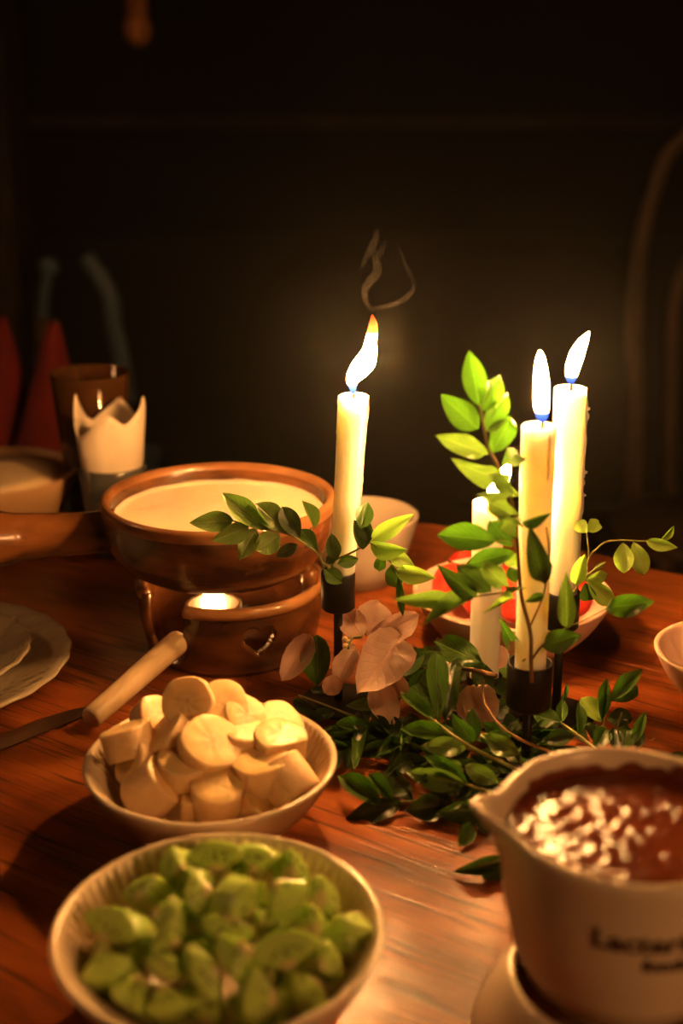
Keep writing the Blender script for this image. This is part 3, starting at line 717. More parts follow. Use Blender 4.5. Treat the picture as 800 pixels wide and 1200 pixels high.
def sprig(name, lab, cat, loc, stems, leaves, group=None):
    """stems: (points, r0, r1, material); leaves: (base, tip, width, mat, kind, v, roll)"""
    root = thing(name, lab, cat, loc, group)
    for pts, r0, r1, mt in stems:
        sp = smooth_path(pts, 6); n = len(sp)
        part('stem', tube('stem', sp, [r0+(r1-r0)*i/(n-1) for i in range(n)], M[mt], 8), root)
    for lf in leaves: put_leaf(*lf[:4], root, *lf[4:])
    return root
C2M = {'d':'leaf_dark','g':'leaf_green','o':'leaf_olive','y':'leaf_young','p':'bract'}
def LV(rows, d, dd=.012, f=None):
    """rows: (base px,py, tip px,py, width px, colour letter[, kind][, dy of tip][, roll][, v])"""
    out = []
    for row in rows:
        bx, by, tx, ty, w, c = row[:6]; kind = row[6] if len(row) > 6 and row[6] else 'point'
        dt = row[7] if len(row) > 7 and row[7] is not None else rnd.uniform(-dd, dd)
        roll = row[8] if len(row) > 8 else None; v = row[9] if len(row) > 9 else None
        db = d(bx, by) if callable(d) else d
        a = P(bx, by, db); b = P(tx, ty, db+dt)
        out.append((a, b, w*(a-CAMP).length/FPX, C2M[c], kind, v, roll))
    return out
def SP(pts, d): return [P(x, y, d(x, y) if callable(d) else d) for x, y in pts]

# left sprig in front of the fondue pot
sprig('leafy_sprig', 'leafy green sprig arching left in front of the cheese pot', 'sprig', P(382,690,.800),
 [([P(389,672,.818)]+SP([(384,664),(377,658),(368,645),(337,626),(303,619),(272,610)], .795), .0010, .0005, 'stem'),
  (SP([(380,668),(372,640),(364,618)], .80), .0006, .0004, 'stem')],
 LV([(273,610,223,613,26,'o','point',-.01,0,0),(302,616,261,577,28,'o','point',0,10,0),(318,620,284,583,20,'o','point',.01,-25,2),
  (336,625,301,588,29,'o','round',.005,15,1),(292,617,249,634,25,'o','point',-.012,-10,0),(300,620,281,653,25,'o','point',-.015,10,1),
  (328,627,301,645,28,'o','round',-.01,0,0),(351,630,330,594,24,'d','round',.005,0,0),(349,638,322,653,16,'d','point',0,0,1),
  (368,619,354,586,15,'o','point',.005,30,2),(371,645,353,619,18,'g','round',.005,10,1)], .795))
# sprig right of the left candle
sprig('leafy_sprig', 'leafy sprig reaching right from the left candle, pale young leaves at its end', 'sprig', P(392,675,.806),
 [([P(390,676,.818)]+SP([(389,662),(393,656),(413,647),(433,636)], .800), .0009, .0006, 'stem'),
  (SP([(433,636),(448,647),(465,671),(473,695)], .795), .0006, .0004, 'stem')],
 LV([(423,620,431,587,22,'g','point',.01,0,0),(425,644,415,609,21,'d','point',.005,20,2),(432,636,427,612,17,'d','round',.0,-20,1),
  (434,634,483,603,22,'y','point',-.005,0,0),(434,636,477,645,22,'y','point',-.01,25,2),(448,645,486,664,20,'y','point',-.005,0,1),
  (463,668,509,678,23,'y','point',-.01,10,0),(448,649,443,671,15,'g','point',.005,0,0),(457,663,466,694,20,'g','point',.0,20,1),
  (466,675,472,724,10,'g','point',.0,0,0),(420,655,396,661,15,'g','round',-.005,0,0),(393,656,388,627,18,'d','round',-.005,0,0),
  (380,667,398,681,20,'g','round',-.01,0,1),(382,660,392,652,12,'d','round',0,0,0)], .798))
# tall stem in front of the front candle
DM = .700
sprig('leafy_branch', 'tall leafy branch rising from the front holder, its top bright green', 'branch', P(622,800,.705),
 [(SP([(623,800),(622,774),(621,740),(610,695),(606,635),(600,590),(582,544),(572,524),(566,496),(564,484),(561,474)], DM), .0013, .0006, 'darkstem'),
  (SP([(621,734),(637,695),(643,650),(640,618)], DM+.004), .0006, .0004, 'darkstem'),
  (SP([(609,690),(590,694),(556,699),(530,703)], DM), .0008, .0005, 'stem'),
  (SP([(606,640),(592,634),(580,634)], DM), .0006, .0004, 'stem'),
  (SP([(622,774),(636,756),(656,742)], DM+.01), .0008, .0005, 'darkstem')],
 LV([(562,476,549,410,29,'g','point',.01,0,0),(564,482,590,437,26,'g','point',.01,10,1),(560,503,517,463,33,'g','point',.0,0,0),
  (568,506,596,459,25,'g','point',.015,0,0),(576,532,598,490,29,'g','round',.01,0,3),(590,546,612,524,26,'g','round',.02,0,1),
  (571,506,594,491,9,'d','point',-.004,0,1),(570,533,517,511,27,'o','point',-.01,10,1),
  (588,562,539,548,26,'o','point',-.02,-20,1),(605,582,567,558,20,'o','round',-.015,25,3),
  (602,604,554,580,28,'o','round',-.03,15,3),(608,616,577,604,22,'o','round',-.03,-10,3),(612,612,645,602,13,'g','point',-.01,20,2),
  (600,640,573,608,27,'g','round',.01,0,1),(581,634,510,626,34,'g','point',.01,5,0),(602,648,542,661,24,'g','point',.0,10,1),
  (637,682,621,620,27,'d','point',-.01,0,0),(637,684,632,650,24,'g','round',.0,10,1),(637,697,616,705,11,'g','point',-.005,0,0),
  (606,664,594,650,18,'y','round',.005,0,1),(604,684,597,664,14,'g','round',.005,0,1),
  (556,700,514,664,24,'d','point',-.01,0,0),(574,694,537,662,26,'d','point',.0,10,1),(594,688,569,664,24,'o','round',-.01,0,1),
  (528,703,466,703,23,'o','point',-.02,0,0),(545,706,497,730,20,'o','point',-.025,25,2),(555,700,530,704,9,'g','point',0,0,2),
  (600,700,567,718,11,'y','point',-.02,10,2),(585,725,602,757,18,'g','point',.03,0,0),
  (592,692,606,690,8,'o','point',-.02,0,1)], DM))
sprig('leafy_twig', 'short twig with one broad dark leaf and one upright olive leaf beside the front candle', 'twig', P(636,770,.712),
 [(SP([(612,775),(636,756),(664,735),(680,729),(712,712)], .712), .0007, .0004, 'stem')],
 LV([(636,757,676,745,29,'g','point',-.01,0,1),(664,736,663,674,22,'o','point',-.005,0,0),(709,713,764,706,28,'g','point',-.01,5,1)], .710))
# right sprig by the tallest candle
sprig('leafy_twig', 'slender twig with small bright yellow green leaves arching right of the tallest candle', 'twig', P(668,695,.786),
 [(SP([(668,700),(680,680),(690,653),(699,643),(710,635),(728,633),(755,634),(776,633)], .784), .0008, .0004, 'stem'),
  (SP([(690,653),(689,640),(687,624)], .784), .0006, .0005, 'stem'),
  (SP([(680,682),(695,668),(709,659)], .780), .0006, .0004, 'stem')],
 LV([(687,624,675,611,17,'y','round',.005,0,0),(687,624,704,608,17,'y','round',.01,0,1),(730,636,731,671,23,'y','round',-.01,0,0),
  (742,635,755,673,22,'y','round',-.01,0,1),(757,634,793,642,15,'y','point',-.01,10,0),(774,633,790,616,8,'y','point',0,20,2),
  (683,679,713,675,15,'y','round',.0,20,1),(688,680,718,709,22,'y','round',-.005,0,0),(685,683,690,704,19,'g','round',.0,0,2),
  (695,668,710,658,6,'g','point',0,0,2),(674,686,684,652,18,'y','round',-.01,0,0)], .784))

# the bed of cut branches on the table
def LQ(rows, zs=(.012,.05)):
    out = []
    for row in rows:
        bx, by, tx, ty, w, c = row[:6]; kind = row[6] if len(row) > 6 and row[6] else 'point'
        zb, zt = row[7] if len(row) > 7 and row[7] else (rnd.uniform(*zs), rnd.uniform(*zs))
        v = row[8] if len(row) > 8 else None
        a, b = Q(bx, by, zb), Q(tx, ty, zt)
        out.append((a, b, w*(a-CAMP).length/FPX, C2M[c], kind, v, rnd.uniform(-18, 18)))
    return out
def SQ(rows): return [Q(*r) for r in rows]
sprig('cut_branch', 'cut branch lying at the middle of the greenery, glossy leaves pointing left', 'branch', Q(590,900,.0),
 [(SQ([(470,812,.045),(510,846,.04),(546,872,.035),(580,890,.02),(612,905,.010)]), .0009, .0014, 'stem')],
 LQ([(514,846,511,762,26,'g','round',(.036,.070),0),(522,849,531,764,27,'d','round',(.036,.068),1),(568,778,499,746,34,'g','point',(.06,.062),1),
  (510,845,468,810,18,'g','point',(.04,.05),0),(528,862,467,853,22,'g','point',(.034,.036),0),(546,877,494,873,24,'o','point',(.034,.036),1),
  (554,870,530,838,22,'g','point',(.03,.05),0),(554,868,553,832,22,'g','point',(.03,.05),1),(609,883,559,861,24,'o','point',(.03,.034),1),
  (600,862,560,866,16,'g','point',(.03,.03),1),(574,812,560,780,26,'d','round',(.03,.05),1)]))
sprig('cut_branch', 'cut branch with four overlapping leaves lying in front of the middle one', 'branch', Q(590,925,.0),
 [(SQ([(540,917,.02),(575,928,.014),(612,938,.008)]), .0009, .0014, 'stem')],
 LQ([(548,918,495,883,18,'g','point',(.02,.03),0),(546,919,474,905,27,'o','point',(.02,.022),0),(543,906,523,891,15,'o','round',(.024,.03),1),
  (545,897,584,919,23,'o','point',(.028,.02),1),(560,930,520,925,20,'d','point',(.012,.012),1),(585,935,540,935,20,'d','point',(.008,.01),1)]))
sprig('cut_branch', 'cut branch closest to the banana bowl, broad leaves flat on the table', 'branch', Q(520,940,.0),
 [(SQ([(440,942,.006),(471,940,.007),(520,938,.007),(572,948,.006),(600,960,.005)]), .0009, .0013, 'stem')],
 LQ([(447,943,394,906,27,'g','point',(.008,.016),0),(471,942,404,960,28,'d','point',(.006,.004),1),(460,940,431,906,20,'g','point',(.008,.016),2),
  (486,938,448,902,26,'d','round',(.008,.012),1),(522,944,476,950,32,'d','point',(.008,.008),0),(572,950,512,953,30,'d','point',(.008,.010),0),
  (551,964,540,991,19,'g','round',(.008,.003),0),(556,964,592,978,14,'d','point',(.006,.006),1),(530,940,500,915,24,'d','point',(.010,.015),1)]))
sprig('cut_branch', 'pair of leaves on a cut branch end beside the chocolate pot', 'branch', Q(594,1008,.0),
 [(SQ([(560,1014,.008),(592,1006,.009),(622,996,.008)]), .0008, .0012, 'stem')],
 LQ([(596,1005,532,1023,20,'d','point',(.010,.004),0),(604,1004,566,1031,24,'d','round',(.010,.002),1),(610,1000,600,1030,20,'d','round',(.008,.003),1)]))
sprig('cut_branch', 'leafy branch behind the chocolate pot, upright leaves right of the front holder', 'branch', Q(690,880,.0),
 [(SQ([(600,820,.02),(640,838,.018),(658,848,.018),(678,862,.018),(700,880,.016)]), .0010, .0010, 'stem'),
  (SQ([(700,882,.012),(706,850,.02),(712,822,.032)]), .0008, .0005, 'stem'), (SQ([(716,884,.010),(722,855,.018),(728,835,.03)]), .0008, .0005, 'stem')],
 LQ([(658,847,659,818,14,'g','point',(.018,.03),0),(659,822,665,800,6,'g','point',(.03,.04),0),(678,862,679,821,13,'g','point',(.018,.035),0),
  (704,846,681,817,22,'y','round',(.022,.035),0),(706,841,711,794,14,'g','point',(.025,.045),2),(705,844,715,811,13,'g','point',(.024,.038),2),
  (716,822,753,782,19,'g','point',(.034,.05),0),(716,821,748,803,22,'g','round',(.033,.042),1),(711,843,741,841,22,'d','round',(.02,.024),0),
  (696,879,711,852,21,'g','round',(.012,.022),0),(720,879,720,851,18,'d','point',(.012,.022),0),(730,879,737,848,22,'g','round',(.012,.024),1),
  (740,874,757,832,13,'g','point',(.012,.030),0),(657,847,621,835,24,'g','point',(.02,.02),1),(672,863,636,868,20,'d','point',(.02,.016),0),
  (668,880,640,876,14,'o','point',(.012,.012),0),(690,868,664,850,18,'d','round',(.012,.012),1),(700,870,690,842,16,'d','point',(.014,.024),1),
  (745,880,752,850,14,'d','point',(.008,.018),1)]))
sprig('fallen_leaf', 'single dark leaf lying at the right edge behind the chocolate pot', 'leaf', Q(800,890,0),
 [(SQ([(812,892,.003),(806,891,.003)]), .0005, .0004, 'stem')], LQ([(807,891,783,885,15,'d','point',(.003,.006),1)]))
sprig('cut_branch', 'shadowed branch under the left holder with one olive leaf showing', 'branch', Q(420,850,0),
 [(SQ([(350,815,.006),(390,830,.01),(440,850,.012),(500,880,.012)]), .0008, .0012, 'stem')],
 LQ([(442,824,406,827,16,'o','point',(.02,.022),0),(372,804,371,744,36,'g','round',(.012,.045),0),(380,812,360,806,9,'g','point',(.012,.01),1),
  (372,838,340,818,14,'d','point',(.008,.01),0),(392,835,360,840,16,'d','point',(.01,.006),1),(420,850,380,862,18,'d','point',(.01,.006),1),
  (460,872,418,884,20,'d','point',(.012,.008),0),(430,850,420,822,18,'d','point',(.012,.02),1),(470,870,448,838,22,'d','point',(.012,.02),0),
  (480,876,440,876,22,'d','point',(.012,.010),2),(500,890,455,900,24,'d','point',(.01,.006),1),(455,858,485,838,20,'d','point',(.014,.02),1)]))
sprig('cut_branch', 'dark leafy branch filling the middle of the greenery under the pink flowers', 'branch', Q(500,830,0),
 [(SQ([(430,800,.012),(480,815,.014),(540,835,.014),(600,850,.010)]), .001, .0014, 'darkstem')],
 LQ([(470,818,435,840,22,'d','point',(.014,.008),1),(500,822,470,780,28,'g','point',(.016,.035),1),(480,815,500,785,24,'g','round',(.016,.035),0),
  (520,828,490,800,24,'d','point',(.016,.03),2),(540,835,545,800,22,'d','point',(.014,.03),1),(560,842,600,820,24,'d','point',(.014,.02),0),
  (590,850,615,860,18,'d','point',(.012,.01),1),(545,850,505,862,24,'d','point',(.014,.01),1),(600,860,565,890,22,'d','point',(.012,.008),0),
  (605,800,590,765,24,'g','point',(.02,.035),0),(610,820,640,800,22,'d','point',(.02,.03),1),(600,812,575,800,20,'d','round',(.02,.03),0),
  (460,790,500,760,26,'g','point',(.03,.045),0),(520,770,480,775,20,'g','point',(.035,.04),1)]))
sprig('cut_branch', 'dark leafy branch lying low behind the front holder stem', 'branch', Q(600,910,0),
 [(SQ([(520,900,.006),(570,915,.006),(620,920,.006)]), .0012, .0016, 'twig')],
 LQ([(600,905,560,885,22,'d','point',(.008,.014),0),(590,915,555,935,22,'d','point',(.006,.004),1),(610,910,640,890,22,'d','point',(.008,.012),0),
  (620,900,610,870,20,'g','point',(.012,.02),1),(610,895,585,868,18,'d','point',(.014,.02),1),(560,910,520,905,20,'d','point',(.006,.006),1),
  (630,890,660,880,20,'d','point',(.010,.010),1),(600,930,570,962,20,'d','point',(.006,.003),1),(580,945,600,970,20,'d','round',(.006,.003),1)]))
# low, shaded sprays filling the bed
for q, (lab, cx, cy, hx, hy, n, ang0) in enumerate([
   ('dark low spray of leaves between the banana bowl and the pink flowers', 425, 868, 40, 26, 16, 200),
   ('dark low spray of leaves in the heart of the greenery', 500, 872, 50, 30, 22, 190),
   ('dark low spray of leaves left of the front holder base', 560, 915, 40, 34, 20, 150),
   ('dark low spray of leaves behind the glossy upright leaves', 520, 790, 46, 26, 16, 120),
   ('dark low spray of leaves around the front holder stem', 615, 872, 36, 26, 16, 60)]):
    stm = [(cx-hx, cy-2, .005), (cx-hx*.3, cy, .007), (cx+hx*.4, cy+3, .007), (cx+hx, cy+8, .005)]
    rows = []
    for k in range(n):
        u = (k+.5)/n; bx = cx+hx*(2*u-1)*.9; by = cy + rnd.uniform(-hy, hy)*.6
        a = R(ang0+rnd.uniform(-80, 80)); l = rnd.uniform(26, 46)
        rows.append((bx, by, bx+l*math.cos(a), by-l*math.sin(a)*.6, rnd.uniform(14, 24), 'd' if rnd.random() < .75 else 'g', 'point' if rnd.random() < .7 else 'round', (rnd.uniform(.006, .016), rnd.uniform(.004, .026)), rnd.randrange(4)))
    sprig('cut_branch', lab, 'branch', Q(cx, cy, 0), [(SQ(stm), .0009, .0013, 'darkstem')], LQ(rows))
# bare twigs
def twig(lab, rows, r0, r1, mt='twig'):
    o = link('bare_twig', tube('bare_twig', smooth_path(SQ(rows), 6), [r0+(r1-r0)*i/((len(rows)-1)*6) for i in range((len(rows)-1)*6+1)], M[mt], 8)); tag(o, lab, 'twig', 'bare twigs among the leaves')
twig('short thick brown twig ending bluntly left of the front holder', [(536,783,.045),(556,786,.048),(581,792,.050)], .0012, .0019)
twig('long thin golden twig running down behind the front holder stem', [(566,797,.045),(566,812,.04),(572,832,.035),(599,861,.03),(656,886,.02)], .0007, .0012)
twig('thin brown twig lying below the golden one', [(530,872,.016),(555,880,.015),(585,889,.014),(612,896,.012)], .0009, .0013)
twig('pale thin twig end sticking up behind the chocolate pot rim', [(742,886,.006),(752,873,.012),(767,865,.018)], .0006, .0003)

# ------------------------------------------------------------ pink bracts
def flower(lab, loc, stems, rows):
    root = thing('pink_flower', lab, 'flower', loc, 'pink papery flowers')
    for pts, r0, r1, mt in stems:
        sp = smooth_path(SQ(pts), 6); n = len(sp)
        part('stem', tube('stem', sp, [r0+(r1-r0)*i/(n-1) for i in range(n)], M[mt], 8), root)
    for (bx, by, zb, tx, ty, zt, w, roll, v) in rows:
        a, b = Q(bx, by, zb), Q(tx, ty, zt)
        put_leaf(a, b, 1.18*w*(a-CAMP).length/FPX, 'bract', root, 'bract', v, roll, name='bract')
    return root
fl = flower('large pale pink papery flower right of the left holder, biggest petal facing the camera', Q(430,800,0),
 [([(430,800,.012),(446,770,.035),(452,752,.05)], .0011, .0008, 'stem'), ([(408,760,.055),(413,748,.058),(424,746,.06)], .0007, .0006, 'stem')],
 [(470,746,.060,424,807,.045,50,0,0),(416,757,.055,393,797,.040,22,20,1),(424,748,.055,402,712,.072,27,0,1),(430,745,.055,443,706,.072,36,0,3),
  (434,747,.058,496,722,.068,27,10,1),(400,795,.040,378,812,.030,20,0,1),(440,800,.038,459,846,.022,30,0,1),(460,790,.045,470,818,.03,26,20,0)])
for (x, y) in ((404,749),(409,753),(405,757)):
    part('floret', blob('floret', .0022, M['bloom'], 2, .2, 2, (1,1,1), x, Q(x, y, .055)), fl)
flower('pink papery petal pair beside the pot warmer, left of the left holder', Q(356,805,0), [([(372,806,.006),(366,780,.02),(364,748,.045)], .0009, .0006, 'stem')],
 [(364,744,.045,331,797,.020,27,0,0),(366,746,.045,345,770,.030,18,20,1)])
flower('tattered peach flower between the front holder and the big glossy leaves', Q(560,850,0), [([(560,852,.01),(556,830,.02),(553,806,.03)], .0009, .0006, 'stem')],
 [(547,806,.034,572,846,.022,42,0,1),(575,808,.030,545,838,.024,34,10,3),(572,778,.04,594,760,.050,24,0,1),(540,783,.04,520,765,.045,30,0,1),(450,745,.04,478,760,.05,0.1,0,1)][:4])

# ------------------------------------------------------------ chocolate pot on its warmer, right foreground
CC = Q(738, 958, .118); CR = .0565
cp = thing('chocolate_pot', 'white ceramic pot with pouring lip and dark lettering, full of chocolate', 'pot', (CC.x, CC.y, .045))
prof = [(0.0005,.030),(.020,.030),(.032,.033),(.042,.042),(.0485,.057),(.0525,.076),(.0550,.098),(.0562,.112),(.0572,.118),(.0570,.1205),(.0555,.1216),(.0535,.1210),(.0520,.118),(.0510,.108),(.0485,.090),(.043,.066),(.030,.042),(.0005,.038)]
def lip(i, r, z, a):
    da = (a-pi*1.0+pi) % (2*pi)-pi; g = math.exp(-(da/0.20)**2); k = max(0, min(1, (z-.098)/.022))
    if r < .015: return r, z
    return r+0.0125*g*k*k, z+0.004*g*k*k
me = lathe('pot_body', prof, M['whiteware'], 96, (CC.x, CC.y, 0), lip); part('pot_body', me, cp)
# the lettering, wrapped round the pot
def wrap_text(s, size, ang0, z, rad):
    cu = bpy.data.curves.new('lettering', 'FONT'); cu.body = s; cu.size = size; cu.extrude = 0.0003; cu.resolution_u = 3; cu.offset = 0.0003
    t = bpy.data.objects.new('tmp', cu); COL.objects.link(t)
    dg = bpy.context.evaluated_depsgraph_get(); me = bpy.data.meshes.new_from_object(t.evaluated_get(dg)); bpy.data.objects.remove(t)
    bm = bmesh.new(); bm.from_mesh(me); bmesh.ops.subdivide_edges(bm, edges=[e for e in bm.edges if e.calc_length() > .004], cuts=2)
    bm.to_mesh(me); bm.free()
    for v in me.vertices:
        a = ang0 + v.co.x/rad; rz = z+v.co.y
        rr = pot_r(rz)+0.0003+v.co.z
        v.co = Vector((CC.x+rr*math.sin(a), CC.y-rr*math.cos(a), rz))
    me.materials.clear(); me.materials.append(M['ink']); return me
def pot_r(z):
    pr = prof[:9]
    for (r0, z0), (r1, z1) in zip(pr, pr[1:]):
        if z0 <= z <= z1 and z1 > z0: return r0+(r1-r0)*(z-z0)/(z1-z0)
    return .056
part('lettering', wrap_text('Lacteria', .0135, R(-26), .0895, .054), cp)
part('lettering', wrap_text('fondue', .0085, R(-4), .0800, .052), cp)
def chocfn(i, r, z, a):
    return r, z+(0.0009*noise.noise(Vector((r*190*math.cos(a), r*220*math.sin(a), 0)))+0.0005*noise.noise(Vector((r*90*math.cos(a), r*90*math.sin(a), 5))))*(1 if 0 < i < 40 else 0)*(0.55+1.4*abs(noise.noise(Vector((r*60*math.cos(a)+3, r*60*math.sin(a), 9)))))
ck = lathe('melted_chocolate', [(.0508*k/40+.0004, .1105+(.002*(k/40)**10)) for k in range(41)]+[(.0475,.094),(.040,.075),(.0005,.06)], M['choc'], 160, (CC.x, CC.y, 0), chocfn)
tag(link('melted_chocolate', ck), 'glossy melted dark chocolate in the white pot', 'chocolate', kind='stuff')
# smear above the surface on the inner back wall
V, F = [], []
for j in range(7):
    for k in range(40):
        a = R(20+120*k/39); zz = .108+(.004+.006*(0.5+noise.noise(Vector((k*.25, 3, 0)))) + (.006 if k < 12 else 0))*j/6; rr = .0498+(.0017)*(zz-.108)/.016
        V.append((CC.x+rr*math.cos(a), CC.y+rr*math.sin(a), zz))
for j in range(6):
    for k in range(39): F.append((j*40+k, j*40+k+1, (j+1)*40+k+1, (j+1)*40+k))
part('chocolate_smear', mesh('chocolate_smear', V, F, M['chocsmear']), cp)
cs = thing('chocolate_warmer', 'white ceramic warmer base flaring out beneath the chocolate pot', 'pot warmer', (CC.x, CC.y, .0005))
part('warmer_shell', lathe('warmer_shell', [(.064,.0005),(.0655,.002),(.062,.012),(.0575,.022),(.053,.031),(.0500,.0365),(.0485,.038),(.0467,.0375),(.0467,.034),(.050,.028),(.0565,.016),(.061,.004),(.062,.0005)], M['whiteware'], 72, (CC.x, CC.y, 0), close=True), cs)

# ------------------------------------------------------------ bowl of strawberries, small bowls and plates
SB = Q(600, 692, .047)
make_bowl(SB.x, SB.y, .0765, .045, 'pale bowl of red strawberries seen behind the candles', 'fluted fruit bowls', 'pinkware', 0)
def strawberry(loc, r, axis, seed, lab):
    root = thing('strawberry', lab, 'strawberry', loc, 'strawberries in the pale bowl')
    me = lathe('berry', [(0.0005,-.0),(r*.35,r*.05),(r*.72,r*.45),(r*.95,r*1.0),(r*.98,r*1.35),(r*.8,r*1.75),(r*.4,r*1.95),(.0005,r*1.95)], M['strawberry'], 20, (0,0,-r))
    o = bpy.data.objects.new('berry', me); COL.objects.link(o); o.parent = root
    V, F = [], []
    for k in range(6):
        a = k*pi/3; n = len(V)
        for (rr, w, z) in ((0,.18,.96),(.5,.22,.98),(1.0,.02,.80)):
            for sgn in (-1, 1): V.append((r*(rr*math.cos(a)-sgn*w*math.sin(a)), r*(rr*math.sin(a)+sgn*w*math.cos(a)), r*z))
        F += [(n,n+1,n+3,n+2),(n+2,n+3,n+5,n+4)]
    c = bpy.data.objects.new('calyx', mesh('calyx', V, F, M['strawgreen'])); COL.objects.link(c); c.parent = root
    root.rotation_mode = 'QUATERNION'; root.rotation_quaternion = Vector(axis).to_track_quat('Z','Y')
for i, (px, py, z, r, axd, lab) in enumerate([
  (528,686,.040,.0165,(.4,.6,.3),'red strawberry at the left side of the pale bowl, behind the dark leaves'),
  (545,664,.036,.0140,(-.3,.5,.8),'red strawberry at the rear left of the pale bowl'),
  (604,704,.044,.0165,(.2,.5,.5),'red strawberry seen between the short and the front candle'),
  (580,680,.040,.015,(0,.4,.9),'red strawberry hidden behind the short candle'),
  (640,676,.040,.015,(.3,.4,.8),'red strawberry hidden behind the tallest candle'),
  (560,700,.040,.015,(.2,.4,.8),'red strawberry hidden behind the short candle, front side'),
  (640,705,.038,.015,(-.2,.4,.8),'red strawberry hidden behind the rear holder'),
  (676,700,.036,.0135,(-.4,.3,.8),'red strawberry at the right side of the pale bowl')]):
    strawberry(Q(px, py, z), r, axd, i, lab)

sbw = Q(424, 602, .064)
r_ = make_bowl(sbw.x, sbw.y, .049, .062, 'small white bowl standing behind the left candle', None, 'greyware', 0); r_.name = 'small_bowl'
pw = Q(862, 762, .040)
r_ = make_bowl(pw.x, pw.y, .056, .038, 'pale pink scalloped bowl at the right edge of the table', None, 'pinkware', 14, .0018); r_.name = 'scalloped_bowl'

# glass plates
PLC = Q(-100, 772, .018)
def plate(x, y, z, r, h, label, name, scal):
    root = thing(name, label, 'plate' if 'plate' in name else 'dish', (x, y, z))
    pr = [(0.0005,0),(r*.55,0),(r*.62,.001),(r*.8,h*.45),(r*.95,h*.85),(r,h),(r+.0008,h+.0014),(r-.0008,h+.0028),(r*.93,h*.85+.0032),(r*.78,h*.45+.0035),(r*.6,.0040),(.0005,.0036)]
    me = lathe('glass_body', pr, M['plateglass'], 120, (0,0,0), lambda i, rr, zz, a: (rr*(1+(scal*math.cos(a*24)*(rr/r)**4)), zz))
    o = bpy.data.objects.new('glass_body', me); COL.objects.link(o); o.parent = root
plate(PLC.x, PLC.y, .0008, .112, .016, 'large pressed glass plate at the left edge of the table', 'glass_plate', .006)
plate(PLC.x+.005, PLC.y-.004, .0055, .080, .020, 'smaller pressed glass dish stacked on the glass plate', 'glass_dish', .008)

# knife
kn = thing('table_knife', 'steel table knife beside the glass plates, blade pointing at the banana bowl', 'knife', Q(0,880,0))
k0, k1 = Q(-75, 900, .004), Q(107, 827, .0022)
dirv = (k1-k0).normalized(); side = Vector((dirv.y, -dirv.x, 0)).normalized()
V, F = [], []; L = (k1-k0).length
n = 24
for i in range(n+1):
    t = i/n; w = .0105*(1-(max(0, t-.72)/.28)**2.2); c = k0.lerp(k1, t)
    spine = c - side*0.0085*(1-(max(0, t-.80)/.20)**3*.9) if False else c - side*.0095*(1-0.95*max(0,(t-.62)/.38)**2)
    edge = c + side*.0075
    if t > .97: edge = c + side*.0075*(1-(t-.97)/.03*.9)
    for (p, z) in ((spine, .0010), (edge, .0002)):
        V.append((p.x, p.y, p.z-.001+z)); V.append((p.x, p.y, p.z-.001-z))
for i in range(n):
    a = i*4; b = a+4
    F += [(a,a+2,b+2,b),(a+1,b+1,b+3,a+3),(a,b,b+1,a+1),(a+2,a+3,b+3,b+2)]
F += [(0,1,3,2),(n*4,n*4+2,n*4+3,n*4+1)]
part('blade', mesh('blade', V, F, M['steel'], smooth=False), kn)
hh = [k0+dirv*.003, k0-dirv*.012, k0-dirv*.04, k0-dirv*.075, k0-dirv*.090]
part('knife_handle', tube('knife_handle', [p+Vector((0,0,.002)) for p in hh], [.005,.0055,.0062,.0070,.0052], M['steel'], 16, .55), kn)

# tumblers and napkins at the back left
def tumbler(x, y, rb, rt, h, mat, lab):
    root = thing('drinking_glass', lab, 'glass', (x, y, .0006))
    o = bpy.data.objects.new('glass_body', lathe('glass_body', [(.0005,0),(rb,0),(rb+.001,.002),(rt,h),(rt-.0008,h+.0008),(rt-.0018,h),(rb-.001,.008),(.0005,.007)], M[mat], 48)); COL.objects.link(o); o.parent = root
NG = P(137, 645, 1.13)
tumbler(NG.x, NG.y, .022, .031, .085, 'glass', 'clear glass holding the folded cream napkin')
AG = P(118, 640, 1.205)
tumbler(AG.x, AG.y, .024, .038, .155, 'amberglass', 'amber brown tumbler behind the cream napkin')
# folded napkin: four pointed petals
def napkin(name, lab, cat, base, r0, r1, h, mat, tips, seed):
    V, F = [], []; seg, rows = 64, 16
    for j in range(rows+1):
        t = j/rows
        for k in range(seg):
            a = 2*pi*k/seg; tip = sum(hh_*max(0, 1-abs(((a-R(aa)+pi) % (2*pi))-pi)/R(ww))**1.0 for aa, hh_, ww in tips)
            zz = h*t*(0.80+tip); rr = (r0+(r1-r0)*t**.8)*(1+.05*math.sin(3*a+seed)+.03*noise.noise(Vector((math.cos(a)*3, math.sin(a)*3, t*4+seed))))
            V.append(base+Vector((rr*math.cos(a), rr*math.sin(a), zz)))
    for j in range(rows):
        for k in range(seg): F.append((j*seg+k, j*seg+(k+1)%seg, (j+1)*seg+(k+1)%seg, (j+1)*seg+k))
    F.append(tuple(range(seg))[::-1])
    o = link(name, mesh(name, V, F, M[mat])); md = o.modifiers.new('thickness', 'SOLIDIFY'); md.thickness = .0012
    tag(o, lab, cat); return o
napkin('paper_napkin', 'cream napkin folded into points, standing in the clear glass', 'napkin', Vector((NG.x, NG.y, .012)), .017, .032, .128, 'napkin',
   [(-8,.30,46),(176,.30,50),(-80,.20,60),(80,.22,60)], 2)
TB = Q(-8, 548, .070)
tb = make_bowl(TB.x, TB.y, .080, .066, 'tan bowl at the far left edge of the table', None, 'tan', 0); tb.name = 'serving_bowl'
M['porridge'] = mk('pale_food', (0.78,0.56,0.34), (0.84,0.62,0.40), rough=0.6, scale=20)
